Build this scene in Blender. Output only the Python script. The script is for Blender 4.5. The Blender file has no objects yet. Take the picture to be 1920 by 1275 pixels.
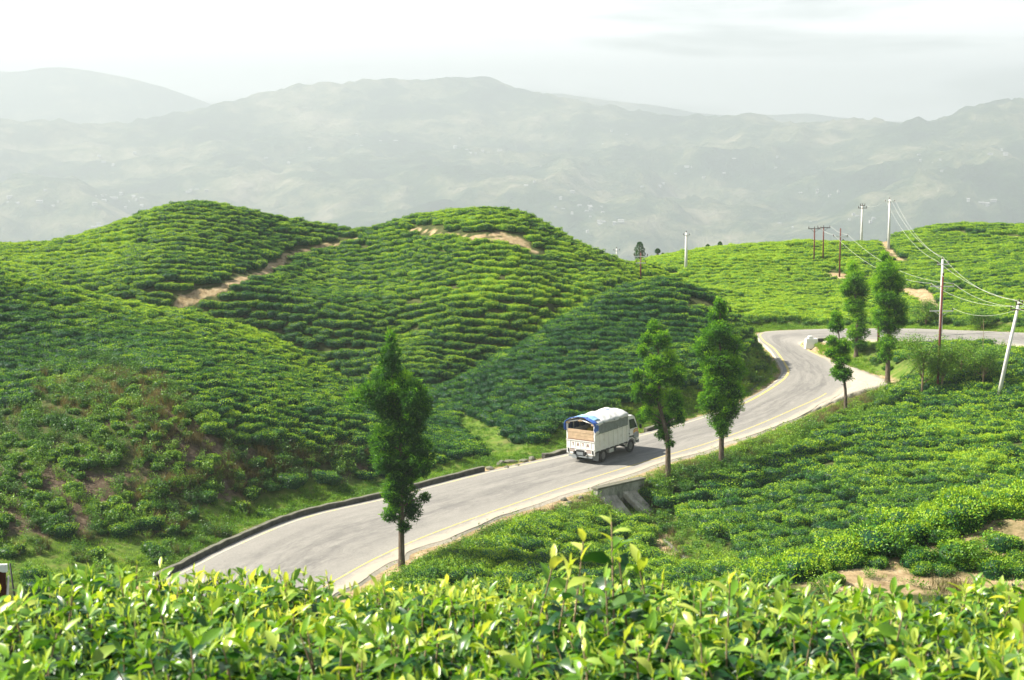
import bpy, bmesh, math, random
import numpy as np
from mathutils import Vector, Matrix
R = math.radians
random.seed(7)
rng = np.random.default_rng(11)
sc = bpy.context.scene
col = sc.collection

# ---------------------------------------------------------------- camera
PITCH = math.atan((637.5 - 290) / 3000)
cam_d = bpy.data.cameras.new('camera')
cam_d.sensor_width = 36.0
cam_d.lens = 36.0 * 3000 / 1920
cam_d.clip_start = 0.05
cam_d.clip_end = 60000
cam_d.dof.use_dof = True
cam_d.dof.focus_distance = 75
cam_d.dof.aperture_fstop = 13.0
cam = bpy.data.objects.new('camera', cam_d)
col.objects.link(cam)
cam.location = (0, 0, 0)
cam.rotation_euler = (R(90) - PITCH, 0, 0)
sc.camera = cam

# ---------------------------------------------------------------- sun, sky, exposure
SUN = Vector((-0.70, 0.05, 0.70)).normalized()
SUN_ELEV = math.asin(SUN.z)
SUN_AZ = math.atan2(SUN.x, SUN.y)
sl = bpy.data.lights.new('sun', 'SUN')
sl.energy = 5.0
sl.angle = R(0.53)
sl.color = (1.0, 0.94, 0.82)
so = bpy.data.objects.new('sun', sl)
col.objects.link(so)
so.rotation_euler = SUN.to_track_quat('Z', 'Y').to_euler()

def new_nodes(tree):
    tree.nodes.clear()
    N = tree.nodes
    L = tree.links
    def n(t, **k):
        x = N.new(t)
        for a, b in k.items():
            if a == 'ins':
                for i, v in b.items():
                    x.inputs[i].default_value = v
            else:
                setattr(x, a, b)
        return x
    return n, (lambda a, b: L.new(a, b))

w = bpy.data.worlds.new('World')
sc.world = w
w.use_nodes = True
n, l = new_nodes(w.node_tree)
sky = n('ShaderNodeTexSky', sky_type='NISHITA', sun_disc=False)
sky.sun_elevation = SUN_ELEV
sky.sun_rotation = SUN_AZ
sky.altitude = 1500
sky.air_density = 1.2
sky.dust_density = 3.0
tc = n('ShaderNodeTexCoord')
mp = n('ShaderNodeMapping')
mp.inputs['Scale'].default_value = (3.0, 3.0, 24.0)
mp.inputs['Location'].default_value = (0.2, 2.4, 0.9)
l(tc.outputs['Generated'], mp.inputs['Vector'])
cn = n('ShaderNodeTexNoise', ins={'Scale': 1.15, 'Detail': 7.0, 'Roughness': 0.55, 'Distortion': 0.35})
l(mp.outputs[0], cn.inputs['Vector'])
cr = n('ShaderNodeValToRGB')
cr.color_ramp.elements[0].position = 0.41
cr.color_ramp.elements[1].position = 0.52
cr.color_ramp.elements[0].color = (0, 0, 0, 1)
l(cn.outputs['Fac'], cr.inputs['Fac'])
mx = n('ShaderNodeMix', data_type='RGBA')
mx.inputs['Factor'].default_value = 0.5
mx.inputs[7].default_value = (22.0, 21.9, 21.7, 1)
cf = n('ShaderNodeMapRange', ins={'From Min': 0.0, 'From Max': 1.0, 'To Min': 0.38, 'To Max': 1.0})
l(cr.outputs[0], cf.inputs[0])
sx0 = n('ShaderNodeSeparateXYZ')
l(tc.outputs['Generated'], sx0.inputs[0])
el0 = n('ShaderNodeMapRange', interpolation_type='SMOOTHSTEP', ins={'From Min': 0.14, 'From Max': 0.42, 'To Min': 1.0, 'To Max': 0.06})
l(sx0.outputs['Z'], el0.inputs[0])
mm0 = n('ShaderNodeMath', operation='MULTIPLY')
l(cf.outputs[0], mm0.inputs[0]); l(el0.outputs[0], mm0.inputs[1])
l(mm0.outputs[0], mx.inputs[0])
l(sky.outputs[0], mx.inputs[6])
bg = n('ShaderNodeBackground', ins={'Strength': 0.043})
l(mx.outputs[2], bg.inputs['Color'])
wo = n('ShaderNodeOutputWorld')
l(bg.outputs[0], wo.inputs['Surface'])

sc.view_settings.view_transform = 'Standard'
sc.view_settings.look = 'None'
sc.view_settings.gamma = 1.0
sc.view_settings.exposure = 1.5
sc.cycles.max_bounces = 8
sc.cycles.diffuse_bounces = 3
sc.cycles.glossy_bounces = 2
sc.cycles.transmission_bounces = 5
sc.cycles.volume_bounces = 2
sc.cycles.transparent_max_bounces = 8

# ---------------------------------------------------------------- helpers
CP, SP = math.cos(PITCH), math.sin(PITCH)
def ray(px, py):
    u = (px - 960) / 3000.0
    v = (637.5 - py) / 3000.0
    return np.array([u, CP + v * SP, -SP + v * CP])
def P(px, py, Y):            # a landmark seen in the survey photo, at distance Y
    d = ray(px, py)
    return d * (Y / d[1])
def Pz(px, py, z):           # the same, on a level z
    d = ray(px, py)
    return d * (z / d[2])

def tag(o, label=None, cat=None, group=None, kind=None):
    if label: o['label'] = label
    if cat: o['category'] = cat
    if group: o['group'] = group
    if kind: o['kind'] = kind
    return o
def link(name, me, mat=None, parent=None):
    o = bpy.data.objects.new(name, me)
    col.objects.link(o)
    if mat:
        for m in (mat if isinstance(mat, (list, tuple)) else [mat]):
            me.materials.append(m)
    if parent: o.parent = parent
    return o
def empty(name, loc, rz=0.0):
    o = bpy.data.objects.new(name, None)
    o.empty_display_size = 0.2
    col.objects.link(o)
    o.location = loc
    o.rotation_euler = (0, 0, rz)
    return o
def copy_tree(o, parent=None):
    c = o.copy()
    col.objects.link(c)
    if parent: c.parent = parent
    for ch in list(o.children):
        copy_tree(ch, c)
    return c
def mesh_np(name, V, F, smooth=True, attrs=None):
    """V (n,3), F (m,k) constant polygon size"""
    V = np.asarray(V, dtype=np.float32); F = np.asarray(F, dtype=np.int32)
    me = bpy.data.meshes.new(name)
    m, k = F.shape
    me.vertices.add(len(V)); me.vertices.foreach_set('co', V.ravel())
    me.loops.add(m * k); me.loops.foreach_set('vertex_index', F.ravel())
    me.polygons.add(m)
    me.polygons.foreach_set('loop_start', np.arange(0, m * k, k, dtype=np.int32))
    me.polygons.foreach_set('loop_total', np.full(m, k, dtype=np.int32))
    me.update(calc_edges=True)
    me.polygons.foreach_set('use_smooth', np.full(m, smooth, dtype=bool))
    if attrs:
        for nm, (dom, arr) in attrs.items():
            a = me.attributes.new(nm, 'FLOAT', dom)
            a.data.foreach_set('value', np.asarray(arr, dtype=np.float32))
    return me
class MB:
    """collects simple solids into one mesh"""
    def __init__(s): s.v = []; s.f = []; s.sm = []; s.mi = []
    def add(s, vs, fs, smooth=False, mi=0):
        b = len(s.v); s.v += [tuple(map(float, q)) for q in vs]
        s.f += [tuple(b + i for i in f) for f in fs]; s.sm += [smooth] * len(fs); s.mi += [mi] * len(fs)
    def box(s, c, d, mi=0, M=None, taper=1.0):
        x, y, z = [k / 2 for k in d]
        vs = [(-x, -y, -z), (x, -y, -z), (x, y, -z), (-x, y, -z), (-x*taper, -y*taper, z), (x*taper, -y*taper, z), (x*taper, y*taper, z), (-x*taper, y*taper, z)]
        if M is not None: vs = [tuple(M @ Vector(q)) for q in vs]
        vs = [(q[0] + c[0], q[1] + c[1], q[2] + c[2]) for q in vs]
        s.add(vs, [(3, 2, 1, 0), (4, 5, 6, 7), (0, 1, 5, 4), (1, 2, 6, 5), (2, 3, 7, 6), (3, 0, 4, 7)], False, mi)
        return s
    def tube(s, pts, rad, seg=8, mi=0, cap=True, smooth=True):
        pts = [Vector(p) for p in pts]
        if not isinstance(rad, (list, tuple)): rad = [rad] * len(pts)
        vs = []; prev = None
        for i, p in enumerate(pts):
            t = (pts[min(i + 1, len(pts) - 1)] - pts[max(i - 1, 0)]).normalized()
            a = Vector((0, 0, 1)) if abs(t.z) < 0.9 else Vector((1, 0, 0))
            if prev is not None: a = prev
            u = (a - t * a.dot(t)).normalized(); v = t.cross(u); prev = u
            for k in range(seg):
                q = 2 * math.pi * k / seg
                vs.append(p + (u * math.cos(q) + v * math.sin(q)) * rad[i])
        fs = []
        for i in range(len(pts) - 1):
            for k in range(seg):
                a = i * seg + k; b = i * seg + (k + 1) % seg
                fs.append((a, b, b + seg, a + seg))
        s.add(vs, fs, smooth, mi)
        if cap:
            b = len(s.v) - len(vs)
            s.f.append(tuple(b + k for k in reversed(range(seg)))); s.sm.append(False); s.mi.append(mi)
            e = b + (len(pts) - 1) * seg
            s.f.append(tuple(e + k for k in range(seg))); s.sm.append(False); s.mi.append(mi)
        return s
    def build(s, name, mats, parent=None, bevel=0):
        me = bpy.data.meshes.new(name)
        me.from_pydata(s.v, [], s.f)
        me.polygons.foreach_set('use_smooth', s.sm)
        me.polygons.foreach_set('material_index', s.mi)
        me.update()
        o = link(name, me, mats, parent)
        if bevel:
            b = o.modifiers.new('bevel', 'BEVEL'); b.width = bevel; b.segments = 2; b.limit_method = 'ANGLE'
        return o

def vnoise(x, y, seed=0):
    """smooth 2-D value noise in [-1,1]"""
    xi = np.floor(x).astype(np.int64); yi = np.floor(y).astype(np.int64)
    fx = x - xi; fy = y - yi
    fx = fx * fx * (3 - 2 * fx); fy = fy * fy * (3 - 2 * fy)
    def h(a, b):
        n_ = (a * 374761393 + b * 668265263 + seed * 1442695041) & 0xffffffff
        n_ = ((n_ ^ (n_ >> 13)) * 1274126177) & 0xffffffff
        n_ = n_ ^ (n_ >> 16)
        return (n_ & 0xffff) / 32767.5 - 1
    a = h(xi, yi); b = h(xi + 1, yi); c = h(xi, yi + 1); d = h(xi + 1, yi + 1)
    return (a * (1 - fx) + b * fx) * (1 - fy) + (c * (1 - fx) + d * fx) * fy
def fbm(x, y, oct=4, seed=0, gain=0.5):
    s = 0; a = 1; t = 0
    for o in range(oct):
        s = s + a * vnoise(x * 2 ** o + 17.3 * o, y * 2 ** o - 9.1 * o, seed + o); t += a; a *= gain
    return s / t
# ================================================================ TERRAIN
# road: survey of both edges (left/outer, right/inner) and level
ROAD = [
 ((60, 1240), (500, 1262), -22.0), ((262, 1108), (620, 1128), -21.6), ((350, 1062), (690, 1080), -21.4),
 ((430, 1022), (760, 1042), -21.2), ((560, 970), (850, 1003), -21.0), ((720, 932), (960, 962), -20.8),
 ((900, 886), (1100, 913), -20.6), ((1060, 851), (1230, 872), -20.4), ((1200, 814), (1350, 836), -20.0),
 ((1300, 785), (1440, 803), -19.6), ((1380, 758), (1520, 768), -19.1), ((1437, 727), (1580, 737), -18.6),
 ((1466, 703), (1588, 708), -18.2), ((1464, 683), (1560, 678), -17.9), ((1446, 657), (1516, 654), -17.6),
 ((1424, 637), (1506, 646), -17.35), ((1428, 623), (1516, 641), -17.1), ((1500, 618), (1560, 639), -16.8),
 ((1600, 616), (1630, 639), -16.5), ((1700, 616), (1720, 640), -16.2), ((1800, 619), (1815, 643), -15.9),
 ((1920, 624), (1935, 650), -15.5), ((2100, 634), (2115, 664), -15.0), ((2400, 655), (2415, 690), -14.4)]
def catmull(A, sub):
    A = np.asarray(A, float); out = []
    n_ = len(A)
    for i in range(n_ - 1):
        p0 = A[max(i - 1, 0)]; p1 = A[i]; p2 = A[i + 1]; p3 = A[min(i + 2, n_ - 1)]
        for k in range(sub):
            t = k / sub
            out.append(0.5 * ((2 * p1) + (p2 - p0) * t + (2 * p0 - 5 * p1 + 4 * p2 - p3) * t * t + (3 * p1 - p0 - 3 * p2 + p3) * t ** 3))
    out.append(A[-1])
    return np.array(out)
def resample(A, step):
    d = np.r_[0, np.cumsum(np.linalg.norm(np.diff(A, axis=0), axis=1))]
    m = max(2, int(d[-1] / step) + 1)
    s = np.linspace(0, d[-1], m)
    return np.stack([np.interp(s, d, A[:, k]) for k in range(A.shape[1])], 1)
RL = catmull([Pz(*a, z) for a, b, z in ROAD], 14)
RR = catmull([Pz(*b, z) for a, b, z in ROAD], 14)
NR = len(RL)
RU = np.r_[0, np.cumsum(np.linalg.norm(np.diff((RL + RR) / 2, axis=0), axis=1))]
def road_grid(us):
    return RL[:, None, :] * (1 - us)[None, :, None] + RR[:, None, :] * us[None, :, None]
# gravel lay-by on the inside of the bend
LAYBY = [Pz(*q) for q in [(1520, 771, -19.15), (1578, 738, -18.65), (1589, 709, -18.25), (1562, 679, -17.95), (1590, 688, -18.1), (1622, 697, -18.15), (1664, 714, -18.25), (1640, 727, -18.5), (1590, 744, -18.8)]]

ctrl = []
def C(px, py, Y, dz=0.0):
    p = P(px, py, Y); ctrl.append((p[0], p[1], p[2] + dz))
def W(x, y, z): ctrl.append((x, y, z))
def CB(lst, back, drop, cd=-0.45):
    """a skyline: survey points of the canopy top (ground a little lower), then the hidden far side"""
    for (px, py, Y) in lst:
        p = P(px, py, Y)
        ctrl.append((p[0], p[1], p[2] + cd))
        s = back / Y
        ctrl.append((p[0] * (1 + s), p[1] + back, p[2] + cd - drop))
for i in range(2, NR, 14):
    for u in (0.0, 1.0):
        q = RL[i] * (1 - u) + RR[i] * u
        W(q[0], q[1], q[2] - 0.05)
for q in LAYBY: W(q[0], q[1], q[2] - 0.05)
# near-left hill
CB([(-250, 500, 122), (-100, 505, 125), (0, 513, 126), (100, 532, 127), (200, 560, 128), (300, 582, 128), (400, 604, 128), (500, 642, 128), (600, 693, 127), (700, 742, 122)], 13, 5.5)
for q in [(100, 650, 112), (250, 700, 103), (400, 680, 112), (550, 750, 108), (650, 800, 104.5), (100, 800, 94.5), (300, 800, 94.8), (0, 700, 105), (-150, 700, 105), (-150, 850, 93), (0, 900, 87.5), (150, 900, 89), (450, 850, 95.8), (250, 955, 88), (400, 935, 91.5), (550, 895, 96), (650, 868, 100), (100, 1000, 83.5), (0, 1040, 80.5), (-150, 1050, 78), (330, 1020, 86), (500, 950, 94), (650, 905, 99.5), (750, 890, 102.5), (760, 810, 112), (830, 868, 104),
          (250, 1040, 83.5), (150, 1060, 81), (0, 1090, 77), (200, 600, 121), (400, 620, 123), (620, 720, 122)]: C(*q)
# valley floor behind / left of road
for q in [(960, 850, 109.5), (900, 805, 118), (850, 775, 124), (810, 750, 131), (1000, 840, 109), (900, 850, 108)]: C(*q)
# hill one and two
CB([(-400, 470, 172), (-200, 466, 173), (-60, 462, 174), (0, 460, 174), (70, 461, 172), (130, 450, 171), (200, 428, 170), (270, 400, 170), (320, 383, 170), (380, 378, 170), (440, 388, 170), (500, 402, 171), (560, 413, 172), (620, 422, 173), (690, 431, 174),
    (760, 408, 171), (800, 398, 169), (850, 391, 168), (905, 389, 167), (960, 394, 166), (1000, 408, 165), (1040, 433, 164), (1080, 460, 162), (1130, 490, 160), (1178, 520, 158)], 16, 7)
for q in [(100, 500, 157), (250, 470, 158), (380, 450, 158), (380, 520, 149), (500, 500, 158), (300, 545, 146), (450, 570, 146), (600, 470, 167), (560, 600, 145), (200, 530, 149), (0, 500, 158), (-150, 500, 158),
          (640, 650, 142), (600, 552, 154), (900, 430, 160), (900, 500, 153), (850, 600, 145), (800, 700, 136.5), (700, 550, 155), (700, 490, 163), (1000, 500, 154), (1080, 530, 153), (1000, 575, 147), (750, 640, 144), (1140, 540, 151.5), (720, 720, 137)]: C(*q)
# small hill in front
CB([(900, 690, 128), (950, 662, 131), (1000, 631, 134), (1050, 603, 137), (1100, 576, 139.5), (1180, 546, 142), (1230, 539, 143), (1290, 550, 142.5), (1350, 577, 140), (1395, 608, 138), (1422, 640, 134)], 7, 3.2)
for q in [(1000, 720, 121.5), (1100, 650, 128), (1200, 620, 132), (1300, 640, 131), (1150, 720, 120.5), (1250, 720, 120.5), (1350, 700, 125), (1000, 800, 112.5), (1100, 790, 113), (1180, 762, 116.5), (1290, 750, 118), (1400, 685, 128.5), (900, 760, 122), (1440, 680, 130.5), (1420, 715, 127)]: C(*q)
for q in [(1200, 525, 172), (1300, 560, 166), (1380, 595, 158), (1440, 608, 155.5)]: C(*q)
# right-hand hills
CB([(1120, 515, 200), (1150, 503, 200), (1200, 489, 200), (1250, 477, 200), (1300, 469, 200), (1350, 463, 200), (1450, 456, 200), (1550, 452, 200), (1620, 454, 200), (1650, 452, 200), (1680, 440, 201), (1720, 428, 202), (1780, 422, 202), (1850, 420, 202), (1950, 423, 200), (2100, 430, 198), (2300, 440, 190)], 22, 8)
for q in [(1220, 510, 188), (1300, 520, 184), (1400, 540, 177), (1500, 520, 182), (1500, 570, 167), (1400, 580, 163), (1600, 560, 170), (1600, 602, 157), (1500, 605, 157), (1700, 500, 181), (1700, 570, 162), (1640, 590, 160), (1800, 480, 183), (1800, 540, 165), (1800, 592, 151.5), (1920, 480, 178), (1920, 540, 160), (1920, 602, 143.5), (2100, 500, 168), (2100, 610, 138)]: C(*q)
# fields right of the road
for q in [(1560, 650, 140), (1620, 690, 128), (1664, 719, 125), (1700, 680, 128.5), (1800, 680, 125), (1900, 690, 120), (2050, 705, 114), (1757, 738, 118.5), (1870, 752, 114.5), (1585, 774, 118.5), (1640, 790, 113), (1700, 850, 103), (1800, 820, 105), (1900, 800, 107.5), (2050, 830, 100), (1800, 890, 97), (1600, 885, 98.5), (1500, 850, 106), (1430, 860, 106), (1352, 882, 104.5), (1252, 910, 100.5), (1400, 950, 97), (1500, 950, 94.5), (1300, 1000, 91.5), (1200, 968, 96.5), (1120, 952, 96.5),
          (1000, 1000, 87), (1000, 1060, 82.5), (850, 1045, 83.5), (1200, 1050, 88), (753, 1066, 80.8), (1300, 1060, 85), (1420, 1010, 90)]: C(*q)
# near spur with a clipped hedge row
CB([(1450, 1085, 44), (1500, 1075, 45), (1560, 1050, 46.5), (1630, 1025, 48), (1700, 1003, 49), (1800, 975, 50.5), (1920, 948, 52), (2100, 925, 53), (2400, 900, 54)], 11, 4.6, 0.0)
for q in [(1650, 1075, 43.2), (1700, 1070, 43.8), (1850, 1060, 43.5), (1960, 1070, 42.5), (2200, 1080, 42)]: C(*q)
W(20, 66, -17.2); W(28, 72, -18.8); W(10, 62, -17.0)
# our own slope
for x in (-26, -13, 0, 13, 26):
    W(x, -12, -0.6); W(x, 0, -1.75); W(x, 3, -2.1); W(x, 6, -3.6); W(x, 12, -6.6); W(x, 22, -9.6)
for x in (-34, -18, 0, 10): W(x, 34, -12.0)
for x in (-36, -18, 0, 9): W(x, 50, -16.5)
for x in (-38, -18, 0, 12): W(x, 66, -20.3)
W(22, 33, -10.6); W(34, 30, -10.5)
# far valley
for x in (-260, -130, 0, 130, 260):
    W(x, 250, -34); W(x, 330, -75); W(x, 430, -120)
W(-130, 120, -14); W(-130, 60, -20); W(140, 120, -16); W(140, 60, -14)
ctrl = np.array(ctrl)
def rbf_fit(Cp, c, lam):
    X = Cp[:, :2] / 100.0
    A = np.sqrt(((X[:, None] - X[None]) ** 2).sum(-1) + c * c)
    A -= np.eye(len(X)) * lam
    Q = np.c_[np.ones(len(X)), X]
    M_ = np.block([[A, Q], [Q.T, np.zeros((3, 3))]])
    return X, np.linalg.solve(M_, np.r_[Cp[:, 2], np.zeros(3)]), c
FIT = rbf_fit(ctrl, 0.025, 0.0015)
def rbf_eval(F, x, y):
    X, wt, c = F
    x = np.atleast_1d(x).ravel() / 100.0; y = np.atleast_1d(y).ravel() / 100.0
    out = np.empty(len(x))
    for s in range(0, len(x), 20000):
        xs = x[s:s + 20000]; ys = y[s:s + 20000]
        D = np.sqrt((xs[:, None] - X[None, :, 0]) ** 2 + (ys[:, None] - X[None, :, 1]) ** 2 + c * c)
        out[s:s + 20000] = D @ wt[:-3] + wt[-3] + wt[-2] * xs + wt[-1] * ys
    return out
# samples of the paved surfaces, for flattening the ground under them
_g = road_grid(np.linspace(-0.04, 1.04, 15))
PAVE = _g.reshape(-1, 3)
def poly_fill(poly, step):
    poly = np.array(poly); c = poly.mean(0); out = []
    k = len(poly)
    for i in range(k):
        a, b = poly[i], poly[(i + 1) % k]
        m = int(np.linalg.norm(b - a) / step) + 2
        for t in np.linspace(0, 1, m):
            e = a + (b - a) * t
            for s in np.linspace(0, 1, int(np.linalg.norm(e - c) / step) + 2): out.append(c + (e - c) * s)
    return np.array(out)
PAVE = np.r_[PAVE, poly_fill(LAYBY, 0.6)]
_cell = {}
for i, q in enumerate(PAVE): _cell.setdefault((int(q[0] // 4), int(q[1] // 4)), []).append(i)
def pave_near(x, y):
    """distance to the nearest paved sample and its level (inf when farther than about 4 m)"""
    d = np.full(len(x), 99.0); z = np.zeros(len(x))
    key = np.stack([np.floor(x / 4), np.floor(y / 4)], 1).astype(int)
    uk, inv = np.unique(key, axis=0, return_inverse=True)
    inv = inv.ravel(); order = np.argsort(inv, kind='stable'); bounds = np.searchsorted(inv[order], np.arange(len(uk) + 1))
    for j, (a, b) in enumerate(uk):
        idx = []
        for da in (-1, 0, 1):
            for db in (-1, 0, 1): idx += _cell.get((a + da, b + db), [])
        if not idx: continue
        pts = PAVE[idx]; ii = order[bounds[j]:bounds[j + 1]]
        D = (x[ii][:, None] - pts[None, :, 0]) ** 2 + (y[ii][:, None] - pts[None, :, 1]) ** 2
        k = D.argmin(1)
        d[ii] = np.sqrt(D[np.arange(len(ii)), k]); z[ii] = pts[k, 2]
    return d, z
def ss(a, b, x):
    t = np.clip((x - a) / (b - a), 0, 1); return t * t * (3 - 2 * t)
HWA = Pz(1112, 917, -20.45); HWB = Pz(1200, 893, -20.3)
HWL = float(np.hypot(*(HWB - HWA)[:2])); HWD = (HWB - HWA)[:2] / HWL
def H_raw(x, y):
    x = np.atleast_1d(np.asarray(x, float)).ravel(); y = np.atleast_1d(np.asarray(y, float)).ravel()
    z = rbf_eval(FIT, x, y)
    z += 0.28 * fbm(x / 7.0, y / 7.0, 3, 5) * ss(8, 40, y) + 0.06 * fbm(x / 0.9, y / 0.9, 2, 9)
    d, pz = pave_near(x, y)
    k = 1 - ss(0.35, 3.2, d)
    z = z * (1 - k) + (pz - 0.12) * k
    # hollow dug in front of the culvert headwall
    lx_ = (x - HWA[0]) * HWD[0] + (y - HWA[1]) * HWD[1]; ly_ = -(x - HWA[0]) * HWD[1] + (y - HWA[1]) * HWD[0]
    w_ = ss(-0.5, 0.5, lx_) * ss(HWL + 0.5, HWL - 0.5, lx_) * ss(-0.25, -0.5, ly_) * ss(-7.0, -3.0, ly_)
    return z * (1 - w_) + np.minimum(z, HWA[2] - 2.0 - 0.10 * np.abs(ly_)) * w_
# tensor grid: fine where we look, coarse far away
gx = np.concatenate([np.arange(-420, -96, 12.0), np.arange(-96, 100.01, 0.8), np.arange(112, 430, 12.0)])
gy = np.concatenate([np.arange(-30, 20, 2.0), np.arange(20, 76, 1.0), np.arange(76, 210, 0.7), np.arange(211, 250, 2.0), np.arange(252, 440, 8.0)])
GX, GY = np.meshgrid(gx, gy)
GZ = H_raw(GX.ravel(), GY.ravel()).reshape(GX.shape)
def H(x, y):
    """ground level, bilinear on the terrain sheet"""
    x = np.atleast_1d(np.asarray(x, float)); y = np.atleast_1d(np.asarray(y, float))
    i = np.clip(np.searchsorted(gx, x) - 1, 0, len(gx) - 2); j = np.clip(np.searchsorted(gy, y) - 1, 0, len(gy) - 2)
    tx = (x - gx[i]) / (gx[i + 1] - gx[i]); ty = (y - gy[j]) / (gy[j + 1] - gy[j])
    return (GZ[j, i] * (1 - tx) + GZ[j, i + 1] * tx) * (1 - ty) + (GZ[j + 1, i] * (1 - tx) + GZ[j + 1, i + 1] * tx) * ty
def h1(x, y): return float(H(x, y)[0])
def hit(px, py, y0=8.0, y1=430.0, lift=0.0):
    """where the surveyed sight line meets the ground"""
    d = ray(px, py); Y = np.arange(y0, y1, 0.15)
    q = d[None] * (Y / d[1])[:, None]
    f = q[:, 2] - H(q[:, 0], q[:, 1]) - lift
    k = np.argmax(f < 0)
    if not f[k] < 0: k = len(Y) - 1
    return q[k]
def in_poly(x, y, poly):
    x = np.asarray(x); y = np.asarray(y); c = np.zeros(x.shape, bool); n_ = len(poly)
    for i in range(n_):
        x1, y1 = poly[i][0], poly[i][1]; x2, y2 = poly[(i + 1) % n_][0], poly[(i + 1) % n_][1]
        if y1 == y2: continue
        c ^= ((y1 > y) != (y2 > y)) & (x < (x2 - x1) * (y - y1) / (y2 - y1) + x1)
    return c
def seg_dist(x, y, line):
    d = np.full(np.shape(x), 1e9)
    for a, b in zip(line[:-1], line[1:]):
        ax, ay = a[0], a[1]; bx, by = b[0] - ax, b[1] - ay
        L2 = bx * bx + by * by + 1e-9
        t = np.clip(((x - ax) * bx + (y - ay) * by) / L2, 0, 1)
        d = np.minimum(d, np.hypot(x - ax - t * bx, y - ay - t * by))
    return d
# ================================================================ MATERIALS
def mat(name, build):
    m = bpy.data.materials.new(name); m.use_nodes = True
    n, l = new_nodes(m.node_tree)
    out = n('ShaderNodeOutputMaterial')
    s = build(n, l)
    l(s, out.inputs['Surface'])
    return m
def noise(n, l, scale, detail=4, rough=0.55, vec=None, dist=0.0, sx=None):
    if vec is None:
        vec = n('ShaderNodeNewGeometry').outputs['Position']
    if sx:
        mp = n('ShaderNodeMapping'); mp.inputs['Scale'].default_value = sx
        l(vec, mp.inputs['Vector']); vec = mp.outputs[0]
    t = n('ShaderNodeTexNoise', ins={'Scale': scale, 'Detail': detail, 'Roughness': rough, 'Distortion': dist})
    l(vec, t.inputs['Vector'])
    return t.outputs['Fac']
def ramp(n, l, fac, stops):
    r = n('ShaderNodeValToRGB'); e = r.color_ramp.elements
    while len(e) < len(stops): e.new(0.5)
    for q, (p, c) in zip(e, stops):
        q.position = p
        q.color = (c, c, c, 1) if isinstance(c, (int, float)) else (*c, 1)
    l(fac, r.inputs['Fac'])
    return r.outputs['Color']
def mixc(n, l, f, a, b, mode='MIX'):
    m = n('ShaderNodeMix', data_type='RGBA', blend_type=mode)
    for i, v in ((0, f), (6, a), (7, b)):
        if hasattr(v, 'links'): l(v, m.inputs[i])
        elif i == 0: m.inputs[0].default_value = v
        else: m.inputs[i].default_value = (*v, 1)
    return m.outputs[2]
def math_(n, l, op, a, b=0.0, c=None, clamp=False):
    m = n('ShaderNodeMath', operation=op, use_clamp=clamp)
    for i, v in ((0, a), (1, b), (2, c)):
        if v is None: continue
        if hasattr(v, 'links'): l(v, m.inputs[i])
        else: m.inputs[i].default_value = v
    return m.outputs[0]
def attr(n, name, typ='GEOMETRY'):
    a = n('ShaderNodeAttribute'); a.attribute_name = name; a.attribute_type = typ
    return a.outputs['Fac']
def princ(n, l, colr, rough=0.6, spec=0.5, metal=0.0, bump=None, bs=0.3, bd=0.02):
    p = n('ShaderNodeBsdfPrincipled')
    for k, v in (('Base Color', colr), ('Roughness', rough), ('Specular IOR Level', spec), ('Metallic', metal)):
        if hasattr(v, 'links'): l(v, p.inputs[k])
        else: p.inputs[k].default_value = (*v, 1) if isinstance(v, tuple) else v
    if bump is not None:
        b = n('ShaderNodeBump', ins={'Strength': bs, 'Distance': bd}); l(bump, b.inputs['Height']); l(b.outputs[0], p.inputs['Normal'])
    return p.outputs[0]
def plain(name, c, rough=0.6, spec=0.5, metal=0.0, var=0.15, scale=3.0, dirt=None, dirt_amt=0.4):
    def b(n, l):
        f = noise(n, l, scale, 6, 0.6)
        c1 = tuple(k * (1 - var) for k in c); c2 = tuple(min(1, k * (1 + var)) for k in c)
        cc = ramp(n, l, f, [(0.3, c1), (0.7, c2)])
        if dirt:
            g = ramp(n, l, noise(n, l, scale * 2.3, 8, 0.7, dist=0.4), [(0.5, 0.0), (0.72, dirt_amt)])
            cc = mixc(n, l, g, cc, dirt)
        return princ(n, l, cc, rough, spec, metal, bump=noise(n, l, scale * 12, 3), bs=0.12, bd=0.01)
    return mat(name, b)
def foliage(name, dark, mid, bright, trans=0.3, rough=0.42, spec=0.4, nscale=0.35, tint_src='INSTANCER', lo=0.25, hi=0.85, tcol=None):
    """leaf colour from per-leaf age plus painted light and shade (attribute leaf), per-plant tint and a slow patchiness of the planting"""
    def b(n, l):
        a = attr(n, 'leaf')
        t = attr(n, 'tint', tint_src)
        p = noise(n, l, nscale, 3, 0.6)
        p2 = noise(n, l, nscale * 0.12, 2, 0.5)
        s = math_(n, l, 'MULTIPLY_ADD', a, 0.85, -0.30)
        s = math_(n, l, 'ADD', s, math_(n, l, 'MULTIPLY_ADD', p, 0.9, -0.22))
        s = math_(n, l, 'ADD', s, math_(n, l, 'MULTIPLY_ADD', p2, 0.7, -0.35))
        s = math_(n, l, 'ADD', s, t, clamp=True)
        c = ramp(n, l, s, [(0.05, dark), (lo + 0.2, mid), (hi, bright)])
        pr = princ(n, l, c, rough, spec)
        tr = n('ShaderNodeBsdfTranslucent')
        tc_ = mixc(n, l, 1.0, c, tcol or (1.5, 1.35, 0.5), 'MULTIPLY')
        l(tc_, tr.inputs['Color'])
        mx = n('ShaderNodeMixShader', ins={0: trans}); l(pr, mx.inputs[1]); l(tr.outputs[0], mx.inputs[2])
        return mx.outputs[0]
    return mat(name, b)
M = {}
M['tea'] = foliage('tea_leaf', (0.009, 0.056, 0.022), (0.076, 0.235, 0.017), (0.360, 0.520, 0.026), 0.30, 0.55, 0.25)
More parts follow.
